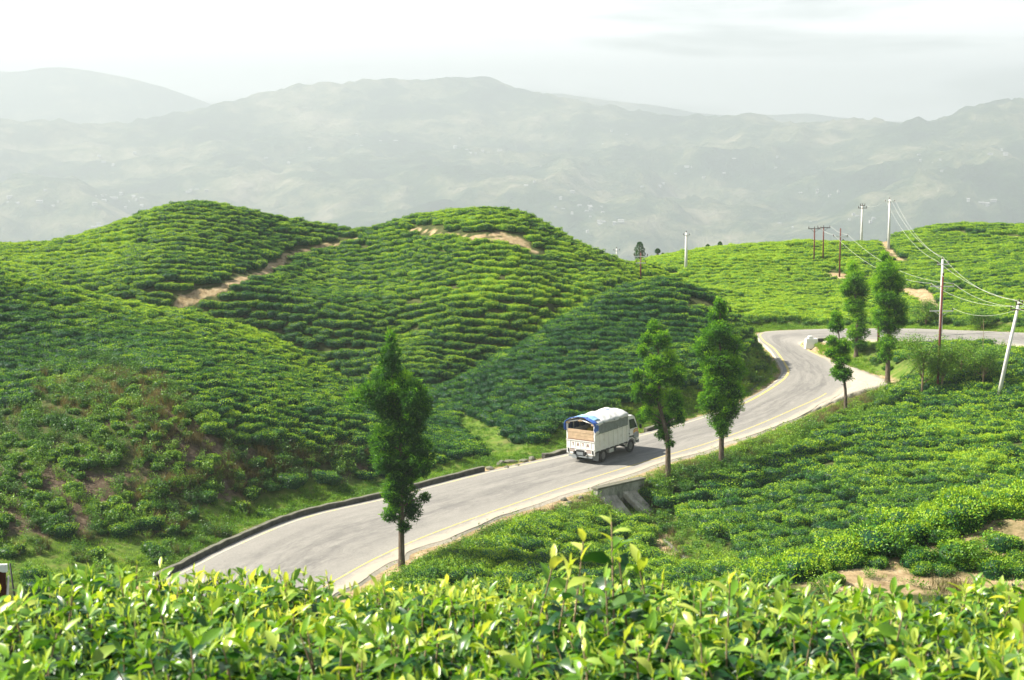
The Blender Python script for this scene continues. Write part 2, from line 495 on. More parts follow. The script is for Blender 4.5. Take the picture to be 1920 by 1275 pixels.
M['tea_near'] = foliage('tea_leaf_near', (0.018, 0.080, 0.020), (0.165, 0.345, 0.024), (0.68, 0.72, 0.16), 0.40, 0.32, 0.6, nscale=3.0, tint_src='GEOMETRY')
M['cedar'] = foliage('cedar_foliage', (0.016, 0.075, 0.010), (0.095, 0.280, 0.010), (0.27, 0.50, 0.014), 0.40, 0.6, 0.2, nscale=0.8, tint_src='OBJECT')
M['grass'] = foliage('grass_blade', (0.04, 0.12, 0.012), (0.13, 0.30, 0.016), (0.32, 0.46, 0.04), 0.35, 0.5, 0.3, nscale=0.5)
M['dry'] = foliage('dry_grass_blade', (0.055, 0.055, 0.022), (0.14, 0.12, 0.055), (0.28, 0.24, 0.13), 0.3, 0.7, 0.15, nscale=0.5)
M['scrub'] = foliage('wild_leaf', (0.024, 0.09, 0.014), (0.10, 0.24, 0.016), (0.28, 0.44, 0.03), 0.3, 0.45, 0.35, nscale=0.6)
def bark_b(n, l):
    f = noise(n, l, 5, 8, 0.7, sx=(3, 3, 0.5))
    c = ramp(n, l, f, [(0.3, (0.045, 0.032, 0.022)), (0.55, (0.13, 0.10, 0.075)), (0.75, (0.24, 0.21, 0.17))])
    return princ(n, l, c, 0.9, 0.1, bump=f, bs=0.8, bd=0.05)
M['bark'] = mat('tree_bark', bark_b)
M['twig'] = plain('twig_bark', (0.26, 0.19, 0.12), 0.85, 0.1, var=0.4, scale=20)
def ground_b(n, l):
    soil = attr(n, 'soil'); gr = attr(n, 'grass'); loam = attr(n, 'loam')
    f = noise(n, l, 1.4, 8, 0.65); f2 = noise(n, l, 0.12, 4, 0.6)
    under = ramp(n, l, f, [(0.3, (0.030, 0.040, 0.016)), (0.5, (0.060, 0.075, 0.022)), (0.7, (0.10, 0.095, 0.045))])
    gcol = ramp(n, l, f, [(0.3, (0.050, 0.095, 0.016)), (0.5, (0.10, 0.165, 0.022)), (0.72, (0.19, 0.19, 0.06))])
    scol = ramp(n, l, noise(n, l, 2.3, 9, 0.7), [(0.28, (0.13, 0.090, 0.045)), (0.5, (0.33, 0.245, 0.135)), (0.72, (0.50, 0.41, 0.26))])
    c = mixc(n, l, gr, under, gcol)
    dcol = ramp(n, l, noise(n, l, 2.3, 9, 0.7), [(0.28, (0.035, 0.024, 0.016)), (0.5, (0.095, 0.068, 0.045)), (0.72, (0.20, 0.155, 0.11))])
    scol = mixc(n, l, loam, scol, dcol)
    sm = math_(n, l, 'ADD', soil, math_(n, l, 'MULTIPLY_ADD', f, 0.9, -0.45))
    sm = ramp(n, l, math_(n, l, 'MULTIPLY', sm, ramp(n, l, soil, [(0.0, 0.0), (0.12, 1.0)])), [(0.35, 0.0), (0.6, 1.0)])
    c = mixc(n, l, sm, c, scol)
    return princ(n, l, c, 0.95, 0.1, bump=f, bs=0.6, bd=0.15)
M['ground'] = mat('hill_soil', ground_b)
def far_b(n, l):
    f = noise(n, l, 0.0022, 9, 0.62); g = noise(n, l, 0.011, 7, 0.7)
    c = ramp(n, l, math_(n, l, 'MULTIPLY_ADD', g, 0.45, math_(n, l, 'MULTIPLY', f, 0.55)), [(0.40, (0.010, 0.026, 0.010)), (0.49, (0.040, 0.075, 0.026)), (0.55, (0.16, 0.17, 0.08)), (0.62, (0.32, 0.29, 0.19))])
    return princ(n, l, c, 0.95, 0.05, bump=g, bs=1.0, bd=40)
M['far'] = mat('far_forest_and_fields', far_b)
def road_b(n, l):
    U = attr(n, 'u'); A = attr(n, 'along')
    cb = n('ShaderNodeCombineXYZ'); l(math_(n, l, 'MULTIPLY', A, 0.05), cb.inputs[0]); l(math_(n, l, 'MULTIPLY', U, 3.2), cb.inputs[1])
    st = noise(n, l, 3.2, 7, 0.62, vec=cb.outputs[0], dist=0.6)
    cb2 = n('ShaderNodeCombineXYZ'); l(math_(n, l, 'MULTIPLY', A, 0.35), cb2.inputs[0]); l(math_(n, l, 'MULTIPLY', U, 9), cb2.inputs[1])
    st2 = noise(n, l, 2.0, 8, 0.7, vec=cb2.outputs[0], dist=1.2)
    fine = noise(n, l, 9, 8, 0.75)
    base = ramp(n, l, fine, [(0.3, (0.212, 0.201, 0.180)), (0.7, (0.300, 0.284, 0.254))])
    # worn dark tar in the traffic band, fading to pale grit at both edges
    band = ramp(n, l, U, [(0.06, 0.0), (0.30, 0.9), (0.62, 1.0), (0.86, 0.0)])
    tar = math_(n, l, 'MULTIPLY', band, ramp(n, l, math_(n, l, 'MULTIPLY_ADD', st2, 0.5, math_(n, l, 'MULTIPLY', st, 0.6)), [(0.44, 0.0), (0.66, 0.8)]))
    c = mixc(n, l, tar, base, (0.125, 0.12, 0.113))
    edge = ramp(n, l, math_(n, l, 'ADD', U, math_(n, l, 'MULTIPLY_ADD', st2, 0.16, -0.08)), [(0.89, 0.0), (0.95, 0.9)])
    c = mixc(n, l, edge, c, (0.40, 0.35, 0.275))
    # fine cracks
    v = n('ShaderNodeTexVoronoi', feature='DISTANCE_TO_EDGE', ins={'Scale': 0.9})
    mp = n('ShaderNodeNewGeometry'); ad = n('ShaderNodeVectorMath', operation='ADD')
    nz = n('ShaderNodeTexNoise', ins={'Scale': 2.0, 'Detail': 5.0}); l(mp.outputs['Position'], nz.inputs['Vector'])
    l(mp.outputs['Position'], ad.inputs[0]); l(nz.outputs['Color'], ad.inputs[1]); l(ad.outputs[0], v.inputs['Vector'])
    cr_ = ramp(n, l, v.outputs['Distance'], [(0.0, 0.35), (0.02, 0.0)])
    c = mixc(n, l, math_(n, l, 'MULTIPLY', cr_, ramp(n, l, st, [(0.45, 0.0), (0.6, 1.0)])), c, (0.08, 0.075, 0.07))
    return princ(n, l, c, 0.88, 0.25, bump=fine, bs=0.35, bd=0.02)
M['road'] = mat('worn_road', road_b)
def gravel_b(n, l):
    f = noise(n, l, 5, 9, 0.75); g = noise(n, l, 0.8, 5, 0.6)
    c = ramp(n, l, f, [(0.28, (0.32, 0.28, 0.21)), (0.5, (0.44, 0.395, 0.32)), (0.75, (0.54, 0.50, 0.42))])
    c = mixc(n, l, ramp(n, l, g, [(0.55, 0.0), (0.8, 0.4)]), c, (0.30, 0.24, 0.16))
    return princ(n, l, c, 0.95, 0.1, bump=f, bs=0.6, bd=0.03)
M['gravel'] = mat('pale_gravel', gravel_b)
def yellow_b(n, l):
    f = noise(n, l, 2.2, 9, 0.75)
    c = ramp(n, l, f, [(0.38, (0.50, 0.45, 0.30)), (0.50, (0.52, 0.41, 0.13)), (0.75, (0.62, 0.48, 0.12))])
    return princ(n, l, c, 0.8, 0.2)
M['yellow'] = mat('worn_yellow_paint', yellow_b)
def yellow2_b(n, l):
    f = noise(n, l, 0.5, 9, 0.75)
    c = ramp(n, l, f, [(0.46, (0.46, 0.43, 0.35)), (0.60, (0.66, 0.55, 0.22))])
    return princ(n, l, c, 0.8, 0.2)
M['yellow_faint'] = mat('faded_yellow_paint', yellow2_b)
def conc_b(n, l):
    f = noise(n, l, 3, 9, 0.7); g = noise(n, l, 0.9, 5, 0.6, sx=(1, 1, 0.4))
    c = ramp(n, l, f, [(0.3, (0.20, 0.19, 0.165)), (0.7, (0.40, 0.385, 0.34))])
    c = mixc(n, l, ramp(n, l, g, [(0.48, 0.0), (0.66, 0.75)]), c, (0.07, 0.075, 0.055))
    return princ(n, l, c, 0.9, 0.2, bump=f, bs=0.5, bd=0.03)
M['concrete'] = mat('weathered_concrete', conc_b)
M['slab'] = plain('rough_slab', (0.34, 0.31, 0.26), 0.95, 0.1, var=0.4, scale=2.0, dirt=(0.13, 0.12, 0.09), dirt_amt=0.6)
M['masonry'] = plain('mossy_masonry', (0.085, 0.082, 0.07), 0.95, 0.1, var=0.5, scale=2.5, dirt=(0.05, 0.07, 0.03), dirt_amt=0.8)
M['masonry_top'] = plain('pale_coping', (0.15, 0.145, 0.115), 0.95, 0.1, var=0.3, scale=2.5, dirt=(0.10, 0.13, 0.05), dirt_amt=0.7)
M['whitewash'] = plain('whitewash', (0.80, 0.79, 0.76), 0.85, 0.2, var=0.05, scale=2, dirt=(0.4, 0.38, 0.33), dirt_amt=0.3)
M['black_stone'] = plain('black_stained_stone', (0.035, 0.035, 0.035), 0.9, 0.2, var=0.4)
M['pole_conc'] = plain('pole_concrete', (0.60, 0.59, 0.55), 0.85, 0.2, var=0.12, scale=1.5, dirt=(0.34, 0.32, 0.28), dirt_amt=0.5)
M['pole_red'] = plain('red_oxide_paint', (0.13, 0.034, 0.024), 0.7, 0.3, var=0.25, scale=2)
M['galv'] = plain('galvanised_steel', (0.55, 0.55, 0.53), 0.5, 0.5, 0.4, var=0.1)
M['insul'] = plain('brown_porcelain', (0.06, 0.025, 0.018), 0.3, 0.6)
M['wire'] = plain('aluminium_wire', (0.62, 0.61, 0.56), 0.5, 0.4)
M['t_white'] = plain('truck_white_paint', (0.74, 0.73, 0.69), 0.45, 0.5, var=0.05, scale=1.5, dirt=(0.42, 0.36, 0.28), dirt_amt=0.4)
M['t_grey'] = plain('truck_grey_paint', (0.22, 0.24, 0.25), 0.45, 0.5, var=0.1)
M['t_black'] = plain('truck_chassis', (0.022, 0.022, 0.024), 0.6, 0.4, var=0.2)
M['rubber'] = plain('tyre_rubber', (0.045, 0.043, 0.042), 0.85, 0.2, var=0.3, scale=6, dirt=(0.16, 0.145, 0.12), dirt_amt=0.6)
M['rim'] = plain('wheel_rim', (0.20, 0.19, 0.18), 0.6, 0.4, var=0.3, scale=8)
M['wood'] = plain('bare_timber', (0.46, 0.335, 0.215), 0.75, 0.2, var=0.2, scale=4)
M['wood_in'] = plain('inner_timber', (0.42, 0.32, 0.22), 0.75, 0.2, var=0.2, scale=4)
M['tarp_blue'] = plain('blue_tarpaulin', (0.030, 0.105, 0.42), 0.45, 0.5, var=0.3, scale=5)
M['tarp_lblue'] = plain('pale_blue_tarpaulin', (0.25, 0.45, 0.66), 0.5, 0.5, var=0.2, scale=4)
M['tarp_white'] = plain('white_tarpaulin', (0.58, 0.58, 0.57), 0.6, 0.4, var=0.12, scale=3, dirt=(0.40, 0.36, 0.30), dirt_amt=0.6)
M['tarp_grey'] = plain('grey_green_tarpaulin', (0.155, 0.18, 0.18), 0.6, 0.4, var=0.2, scale=4)
M['inside'] = plain('dark_blue_lining', (0.020, 0.045, 0.16), 0.7, 0.3)
M['red'] = plain('red_lamp', (0.42, 0.03, 0.02), 0.3, 0.6)
M['letter'] = plain('brown_lettering', (0.30, 0.17, 0.13), 0.6, 0.3)
M['orange'] = plain('orange_stripe', (0.60, 0.20, 0.03), 0.5, 0.4)
M['yelstripe'] = plain('yellow_stripe', (0.72, 0.52, 0.05), 0.5, 0.4)
M['sack'] = plain('yellow_sack', (0.55, 0.42, 0.08), 0.7, 0.2, var=0.3, scale=6)
def glass_b(n, l):
    return princ(n, l, (0.012, 0.03, 0.035), 0.08, 0.8)
M['glass'] = mat('dark_window_glass', glass_b)
M['maroon'] = plain('dark_brown_board', (0.055, 0.012, 0.006), 0.6, 0.3, var=0.2)
M['pink'] = plain('pinkish_white_edge', (0.62, 0.55, 0.50), 0.7, 0.3)
M['house_wall'] = plain('house_wall', (0.50, 0.49, 0.47), 0.8, 0.2, scale=0.01, var=0.12)
M['house_roof'] = plain('house_roof', (0.45, 0.44, 0.43), 0.5, 0.4, scale=0.01, var=0.35)
# ================================================================ GROUND SHEETS
def hl(pts, **k): return [hit(*p, **k) for p in pts]
PATHS = [
 (hl([(690, 440), (660, 450), (620, 459), (580, 468), (545, 477), (532, 485), (508, 505), (480, 518), (440, 530), (410, 546), (375, 553), (335, 570)], y0=140), 0.34),
 (hl([(772, 430), (800, 434), (840, 440), (880, 448), (940, 452), (985, 462), (1005, 476)], y0=140), 0.26),
 (hl([(925, 440), (985, 452)], y0=140), 0.3),
 (hl([(1228, 500), (1245, 516), (1262, 526), (1284, 538)], y0=165), 0.35),
 (hl([(1562, 514), (1585, 522), (1605, 522)], y0=160), 0.8),
 (hl([(1642, 455), (1662, 468), (1680, 484), (1690, 492)], y0=165), 0.5),
 (hl([(1682, 545), (1715, 548), (1735, 566), (1748, 588)], y0=145), 0.8),
 (hl([(1765, 441), (1800, 439), (1850, 444), (1870, 446), (1925, 446)], y0=165), 0.4),
 (hl([(1190, 955), (1215, 985), (1250, 1020), (1290, 1062)], y0=78), 0.45),
]
G_BANK = hl([(250, 1078), (345, 1060), (560, 962), (740, 920), (960, 868), (1060, 850), (1010, 842), (965, 838), (940, 800), (890, 780), (868, 775), (850, 800), (905, 850), (880, 884), (800, 898), (720, 900), (640, 905), (600, 910), (480, 935), (400, 940), (330, 1005), (200, 1010), (0, 1010), (-60, 1030), (0, 1098)], y0=70)
G_SCRUB = hl([(-60, 790), (60, 760), (70, 700), (170, 668), (265, 690), (350, 745), (400, 835), (560, 845), (705, 872), (640, 905), (480, 935), (400, 940), (330, 1005), (0, 1010), (-60, 1030)], y0=70)
G_DRAIN = hl([(1110, 925), (1195, 905), (1230, 920), (1290, 985), (1340, 1010), (1430, 1070), (1290, 1075), (1185, 960), (1120, 950)], y0=78)
G_VERGE = hl([(1230, 876), (1400, 822), (1520, 778), (1600, 750), (1680, 725), (1680, 765), (1610, 802), (1530, 828), (1450, 862), (1370, 893), (1290, 905)], y0=78)
G_BEND = hl([(1510, 655), (1600, 640), (1640, 690), (1640, 705), (1590, 688), (1545, 670)], y0=100)
G_SPUR = hl([(1530, 1045), (1560, 1015), (1640, 1005), (1700, 985), (1760, 965), (1930, 935), (2150, 915), (2200, 1120), (1500, 1120)], y0=25, y1=60)
fx, fy = GX.ravel(), GY.ravel()
soil = np.zeros(len(fx))
for ln, wd in PATHS:
    dd = seg_dist(fx, fy, ln); soil = np.maximum(soil, (1 - ss(wd * 0.7, wd * 2.2, dd)) * (0.78 + 0.5 * fbm(fx / 2.2, fy / 2.2, 2, 13)))
spur = in_poly(fx, fy, G_SPUR); soil = np.maximum(soil, spur * (0.60 + 0.45 * fbm(fx / 2.5, fy / 2.5, 3, 19)))
pd, _ = pave_near(fx, fy)
soil = np.maximum(soil, (1 - ss(0.5, 1.6, pd)) * 0.8)
scr = in_poly(fx, fy, G_SCRUB); soil = np.maximum(soil, scr * (0.30 + 0.5 * ss(-0.1, 0.5, fbm(fx / 4, fy / 4, 3, 31))))
grass = np.maximum.reduce([in_poly(fx, fy, p).astype(float) for p in (G_BANK, G_DRAIN, G_VERGE, G_BEND)] + [1 - ss(2.0, 3.5, pd)])
V = np.stack([fx, fy, GZ.ravel()], 1)
nx, ny = len(gx), len(gy)
I = (np.arange(ny - 1)[:, None] * nx + np.arange(nx - 1)[None]).ravel()
gr_o = link('ground', mesh_np('ground', V, np.stack([I, I + 1, I + 1 + nx, I + nx], 1), attrs={'soil': ('POINT', soil), 'grass': ('POINT', grass), 'loam': ('POINT', scr.astype(float))}), M['ground'])
tag(gr_o, kind='structure')
def strip(name, A, B, cols, mt, lift=0.0, kind='structure', uspan=(0, 1)):
    us = np.linspace(0, 1, cols); k = cols
    G = A[:, None, :] * (1 - us)[None, :, None] + B[:, None, :] * us[None, :, None]
    G = G.reshape(-1, 3).copy(); G[:, 2] += lift
    m_ = len(A); I = (np.arange(m_ - 1)[:, None] * k + np.arange(k - 1)[None]).ravel()
    al = np.r_[0, np.cumsum(np.linalg.norm(np.diff((A + B) / 2, axis=0), axis=1))]
    at_ = {'u': ('POINT', np.tile(uspan[0] + (uspan[1] - uspan[0]) * us, m_)), 'along': ('POINT', np.repeat(al, k))}
    o = link(name, mesh_np(name, G, np.stack([I, I + 1, I + 1 + k, I + k], 1), attrs=at_), mt)
    return tag(o, kind=kind)
# ragged outer edges
jit = lambda m_, s, sd: s * fbm(np.arange(m_) * 0.13, np.zeros(m_) + sd, 4, sd)
wid = np.linalg.norm(RR - RL, axis=1)
e0 = (jit(NR, 0.12, 3))[:, None] / wid[:, None]; e1 = (jit(NR, 0.45, 4))[:, None] / wid[:, None]
road = strip('road', RL + (RR - RL) * e0, RR + (RR - RL) * e1, 17, M['road'])
def at_u(i0, i1, off, side):
    """polyline at a distance in metres from one edge"""
    s = slice(i0, i1)
    f = (off / wid[s])[:, None]
    return (RL[s] + (RR[s] - RL[s]) * f) if side == 'L' else (RR[s] + (RL[s] - RR[s]) * f)
y1a = at_u(0, 14 * 11, 1.15, 'R'); y1b = at_u(0, 14 * 11, 1.26, 'R')
strip('road_marking', y1a, y1b, 2, M['yellow'], 0.008)
y2a = at_u(0, 14 * 17, 0.35, 'L'); y2b = at_u(0, 14 * 17, 0.48, 'L')
strip('road_marking', y2a, y2b, 2, M['yellow_faint'], 0.008)
y3a = at_u(14 * 10, 14 * 16, 0.33, 'L'); y3b = at_u(14 * 10, 14 * 16, 0.53, 'L')
strip('road_marking', y3a, y3b, 2, M['yellow'], 0.014)
y4a = at_u(14 * 13 + 4, 14 * 17, 0.15, 'R'); y4b = at_u(14 * 13 + 4, 14 * 17, 0.3, 'R')
strip('road_marking', y4a, y4b, 2, M['yellow'], 0.008)
# crumbling dirt shoulders fall from the paving into the ground
for sd_, A_, B_, e_ in (('R', RR, RL, e1), ('L', RL, RR, e0)):
    dr_ = (A_ - B_) / wid[:, None]; dr_[:, 2] = 0
    edge_ = (RR + (RR - RL) * e1) if sd_ == 'R' else (RL + (RR - RL) * e0)
    inn = edge_ - dr_ * 0.02; inn[:, 2] -= 0.003
    out_ = edge_ + dr_ * (0.42 + 0.25 * jit(NR, 1.0, 8 if sd_ == 'R' else 9))[:, None]; out_[:, 2] -= 0.24
    strip('road_shoulder', inn, out_, 6, M['gravel'])
# lay-by
lp = resample(catmull(np.r_[LAYBY, [LAYBY[0]]], 8), 0.5)
lc = lp.mean(0)
rad = np.r_[np.linspace(0, 1, 8), 1.07]
LV = np.array([lc + (q - lc) * (r_ * (1 + 0.03 * math.sin(i * 1.7) * (r_ > 0.9))) for r_ in rad for i, q in enumerate(lp)])
dl, zl = [], []
for q in LV:
    D_ = np.hypot(_g[:, :, 0] - q[0], _g[:, :, 1] - q[1]); k_ = np.unravel_index(D_.argmin(), D_.shape); dl.append(D_[k_]); zl.append(_g[k_][2])
dl = np.array(dl); zl = np.array(zl); kb = 1 - ss(0.6, 2.5, dl)
LV[:, 2] = LV[:, 2] * (1 - kb) + zl * kb - 0.012
LV[-len(lp):, 2] -= 0.35
k = len(lp); LF = [(a * k + b, a * k + b + 1, (a + 1) * k + b + 1, (a + 1) * k + b) for a in range(8) for b in range(k - 1)]
tag(link('gravel_layby', mesh_np('gravel_layby', LV, LF), M['gravel']), kind='structure')

# ---------------------------------------------------------------- far country
fc = []
def F(px, py, Y): fc.append(tuple(P(px, py, Y)))
M1 = [(-700, 240, 5600), (-400, 225, 5600), (-150, 220, 5600), (0, 223, 5600), (30, 222, 5600), (100, 227, 5600), (200, 226, 5600), (300, 214, 5700), (375, 208, 5800), (450, 190, 6100), (520, 178, 6300), (600, 171, 6400), (615, 180, 6450), (680, 161, 6500), (760, 158, 6500), (800, 155, 6500), (860, 151, 6500), (930, 160, 6500), (1000, 170, 6400), (1080, 187, 6300), (1150, 207, 6200), (1250, 223, 6000), (1350, 232, 5900), (1450, 232, 5800), (1550, 228, 5700), (1600, 213, 5600), (1640, 217, 5600), (1700, 219, 5500), (1800, 208, 5400), (1920, 196, 5300), (2100, 180, 5200), (2400, 190, 5200)]
M1 = [(x_, y_ + 2, Y_) for x_, y_, Y_ in M1]
for (px, py, Y) in M1:
    F(px, py, Y); p = P(px, py, Y); s = 900 / Y
    fc.append((p[0] * (1 + s), Y + 900, p[2] - 330))
for q in [(-300, 330, 4600), (0, 320, 4700), (200, 300, 4800), (500, 300, 4900), (560, 250, 5500), (750, 240, 5600), (720, 300, 4900), (850, 330, 4700), (950, 250, 5500), (1100, 290, 5200), (1250, 280, 5200), (1400, 290, 5000), (1550, 300, 4800), (1700, 280, 4800), (1900, 270, 4700), (2200, 270, 4600),
          (-300, 420, 3900), (0, 410, 4000), (250, 390, 4100), (500, 400, 4000), (750, 400, 4000), (1000, 400, 4000), (1200, 420, 3900), (1500, 400, 3900), (1800, 400, 3800), (2200, 400, 3800)]: F(*q)
for x in (-2500, -1500, -700, 0, 700, 1500, 2500):
    fc.append((x, 3300, -460)); fc.append((x, 2300, -470)); fc.append((x, 1300, -380)); fc.append((x, 500, -190)); fc.append((x, 0, -170)); fc.append((x, -400, -170))
fc = np.array(fc) ; fc2 = fc.copy(); fc2[:, :2] /= 30.0
FF = rbf_fit(fc2, 0.03, 0.0)
def HF(x, y):
    z = rbf_eval(FF, x / 30.0, y / 30.0)
    a = ss(2600, 4200, y)
    rid = 1 - np.abs(fbm(x / 620 + 0.35 * fbm(x / 300, y / 300, 2, 3), y / 900, 4, 21)) * 2.2
    fade = 1 - 0.75 * ss(4900, 5600, y)
    z = z + a * fade * (rid - 0.55) * 95 + a * 24 * fbm(x / 170, y / 170, 3, 40) + a * 20 * fbm(x / 36, y / 36, 2, 44)
    return z
mx_ = np.arange(-5100, 5101, 28.0); my_ = np.concatenate([np.arange(-450, 2400, 150.0), np.arange(2400, 3900, 60.0), np.arange(3900, 7600, 32.0)])
MX, MY = np.meshgrid(mx_, my_)
MZ = HF(MX.ravel(), MY.ravel()).reshape(MX.shape)
nx, ny = len(mx_), len(my_)
I = (np.arange(ny - 1)[:, None] * nx + np.arange(nx - 1)[None]).ravel()
hills = link('mountains', mesh_np('mountains', np.stack([MX.ravel(), MY.ravel(), MZ.ravel()], 1), np.stack([I, I + 1, I + 1 + nx, I + nx], 1)), M['far'])
tag(hills, kind='structure')
def ridge_sheet(name, pts, Y, seed):
    A = catmull(np.array([P(px, py, Y) for px, py in pts]), 20)
    A = resample(A, 60)
    m_ = len(A); A[:, 2] += 14 * fbm(A[:, 0] / 260, A[:, 0] * 0, 4, seed)
    rows = []
    for k_ in range(-10, 13):
        B = A.copy(); B[:, 1] += k_ * 150
        B[:, 2] -= np.abs(k_) * 150 * 0.45 + (abs(k_) > 0) * 30 * fbm(B[:, 0] / 300, B[:, 1] / 300, 3, seed + 5)
        rows.append(B)
    Vv = np.array(rows).reshape(-1, 3)
    I = (np.arange(22)[:, None] * m_ + np.arange(m_ - 1)[None]).ravel()
    return tag(link(name, mesh_np(name, Vv, np.stack([I, I + 1, I + 1 + m_, I + m_], 1)), M['far']), kind='structure')
ridge_sheet('mountains', [(-900, 150), (-500, 120), (-200, 118), (0, 132), (120, 128), (220, 142), (300, 158), (380, 190), (440, 215), (600, 260), (900, 300)], 8300, 3)
ridge_sheet('mountains', [(800, 230), (950, 185), (1030, 174), (1090, 180), (1160, 188), (1230, 200), (1300, 211), (1400, 217), (1500, 216), (1600, 222), (1800, 235), (2000, 250), (2400, 240)], 8300, 8)
def hit_far(px, py):
    d = ray(px, py); Y = np.arange(2600, 7200, 6.0)
    q = d[None] * (Y / d[1])[:, None]
    f = q[:, 2] - HF(q[:, 0], q[:, 1])
    k = np.argmax(f < 0)
    return q[k] if f[k] < 0 else None
# haze: the air of the valley
hb = MB().box((0, 4200, 10), (12600, 11400, 1010)).build('haze', None)
hm = bpy.data.materials.new('valley_air'); hm.use_nodes = True
n, l = new_nodes(hm.node_tree)
pv = n('ShaderNodeVolumePrincipled', ins={'Color': (0.555, 0.60, 0.635, 1), 'Density': 0.00031, 'Anisotropy': 0.25})
out = n('ShaderNodeOutputMaterial'); l(pv.outputs[0], out.inputs['Volume'])
hb.data.materials.append(hm); tag(hb, kind='stuff')
# scattered far houses
hrng = random.Random(5)
hspots = []
for cx, cy, sx_, sy_, m_ in [(60, 385, 60, 22, 8), (190, 372, 50, 12, 8), (250, 378, 40, 10, 7), (360, 360, 30, 8, 6), (185, 425, 14, 4, 4), (175, 295, 60, 14, 4), (560, 300, 60, 20, 4), (700, 262, 30, 12, 4), (900, 285, 50, 16, 8), (1080, 390, 40, 22, 12), (1140, 420, 30, 16, 6), (1230, 375, 50, 30, 4), (1010, 330, 60, 20, 4), (1320, 325, 50, 14, 5), (1150, 262, 40, 16, 4), (1420, 300, 60, 20, 4), (1560, 375, 80, 20, 5), (1625, 410, 40, 10, 7), (1760, 300, 60, 20, 5), (1860, 285, 30, 8, 3), (1855, 385, 30, 10, 5), (1500, 425, 60, 12, 3)]:
    for _ in range(m_):
        q = hit_far(cx + hrng.gauss(0, sx_ * 0.6), cy + hrng.gauss(0, sy_ * 0.5))
        if q is not None: hspots.append(q)
def house_mesh(kind):
    b = MB(); L_, W_, H_ = [(17, 9, 6), (12, 9, 8), (24, 9, 5)][kind]
    b.box((0, 0, H_ / 2 - 2), (L_, W_, H_ + 4))
    for sx_ in range(3): b.box((-L_ * 0.3 + sx_ * L_ * 0.3, -W_ / 2 - 0.03, H_ * 0.55), (1.6, 0.1, 1.6), 2)
    o = 0.9; z0 = H_ + 0.01
    b.add([(-L_/2-o, -W_/2-o, z0), (L_/2+o, -W_/2-o, z0), (L_/2+o, W_/2+o, z0), (-L_/2-o, W_/2+o, z0), (-L_/2-o, 0, z0+2.6), (L_/2+o, 0, z0+2.6)],
          [(0, 1, 5, 4), (2, 3, 4, 5), (0, 4, 3), (1, 2, 5), (3, 2, 1, 0)], mi=1)
    me = bpy.data.meshes.new('far_house'); me.from_pydata(b.v, [], b.f); me.polygons.foreach_set('material_index', b.mi)
    for m_ in (M['house_wall'], M['house_roof'], M['glass']): me.materials.append(m_)
    return me
hm_ = [house_mesh(k_) for k_ in range(3)]
for i, q in enumerate(hspots):
    o = bpy.data.objects.new('far_house', hm_[i % 3]); col.objects.link(o)
    o.location = (q[0], q[1], float(HF(np.array([q[0]]), np.array([q[1]]))[0]) - 0.5); o.rotation_euler = (0, 0, hrng.uniform(-0.5, 0.5))
    s_ = hrng.uniform(0.35, 0.7); o.scale = (s_, s_, s_)
    tag(o, 'tiny pale house scattered on the hazy mountainside across the valley', 'house', 'far houses on the mountainside')
# ================================================================ VEGETATION
def leaf_quads(pos, axis, side, L_, W_, fold=0.0):
    """diamond leaves: 4 vertices each (base, left, tip, right)"""
    nrm = np.cross(axis, side)
    a = pos; b = pos + axis * (L_ * 0.45)[:, None] + side * (W_ * 0.5)[:, None] + nrm * fold * W_[:, None]
    c = pos + axis * L_[:, None]; d = pos + axis * (L_ * 0.45)[:, None] - side * (W_ * 0.5)[:, None] + nrm * fold * W_[:, None]
    V = np.stack([a, b, c, d], 1).reshape(-1, 3)
    F = np.arange(len(pos) * 4).reshape(-1, 4)
    return V, F
def unit(v): return v / (np.linalg.norm(v, axis=1, keepdims=True) + 1e-9)
def frame(nrm, rg, tilt):
    """random leaf axis/side for a surface normal; tilt 0 = lying on the surface, 1 = standing out"""
    r = unit(rg.normal(size=nrm.shape)); t = unit(np.cross(nrm, r))
    ax = unit(t * (1 - tilt)[:, None] + nrm * tilt[:, None])
    sd = unit(np.cross(ax, nrm + 0.7 * rg.normal(size=nrm.shape)))
    return ax, sd
def lump(d, k, sd):
    return 1 + 0.17 * np.sin(d[:, 0] * 3.1 * k + sd) * np.cos(d[:, 1] * 2.7 * k + sd * 2) + 0.08 * np.sin(d[:, 2] * 5 * k + d[:, 0] * 6 + sd * 3)
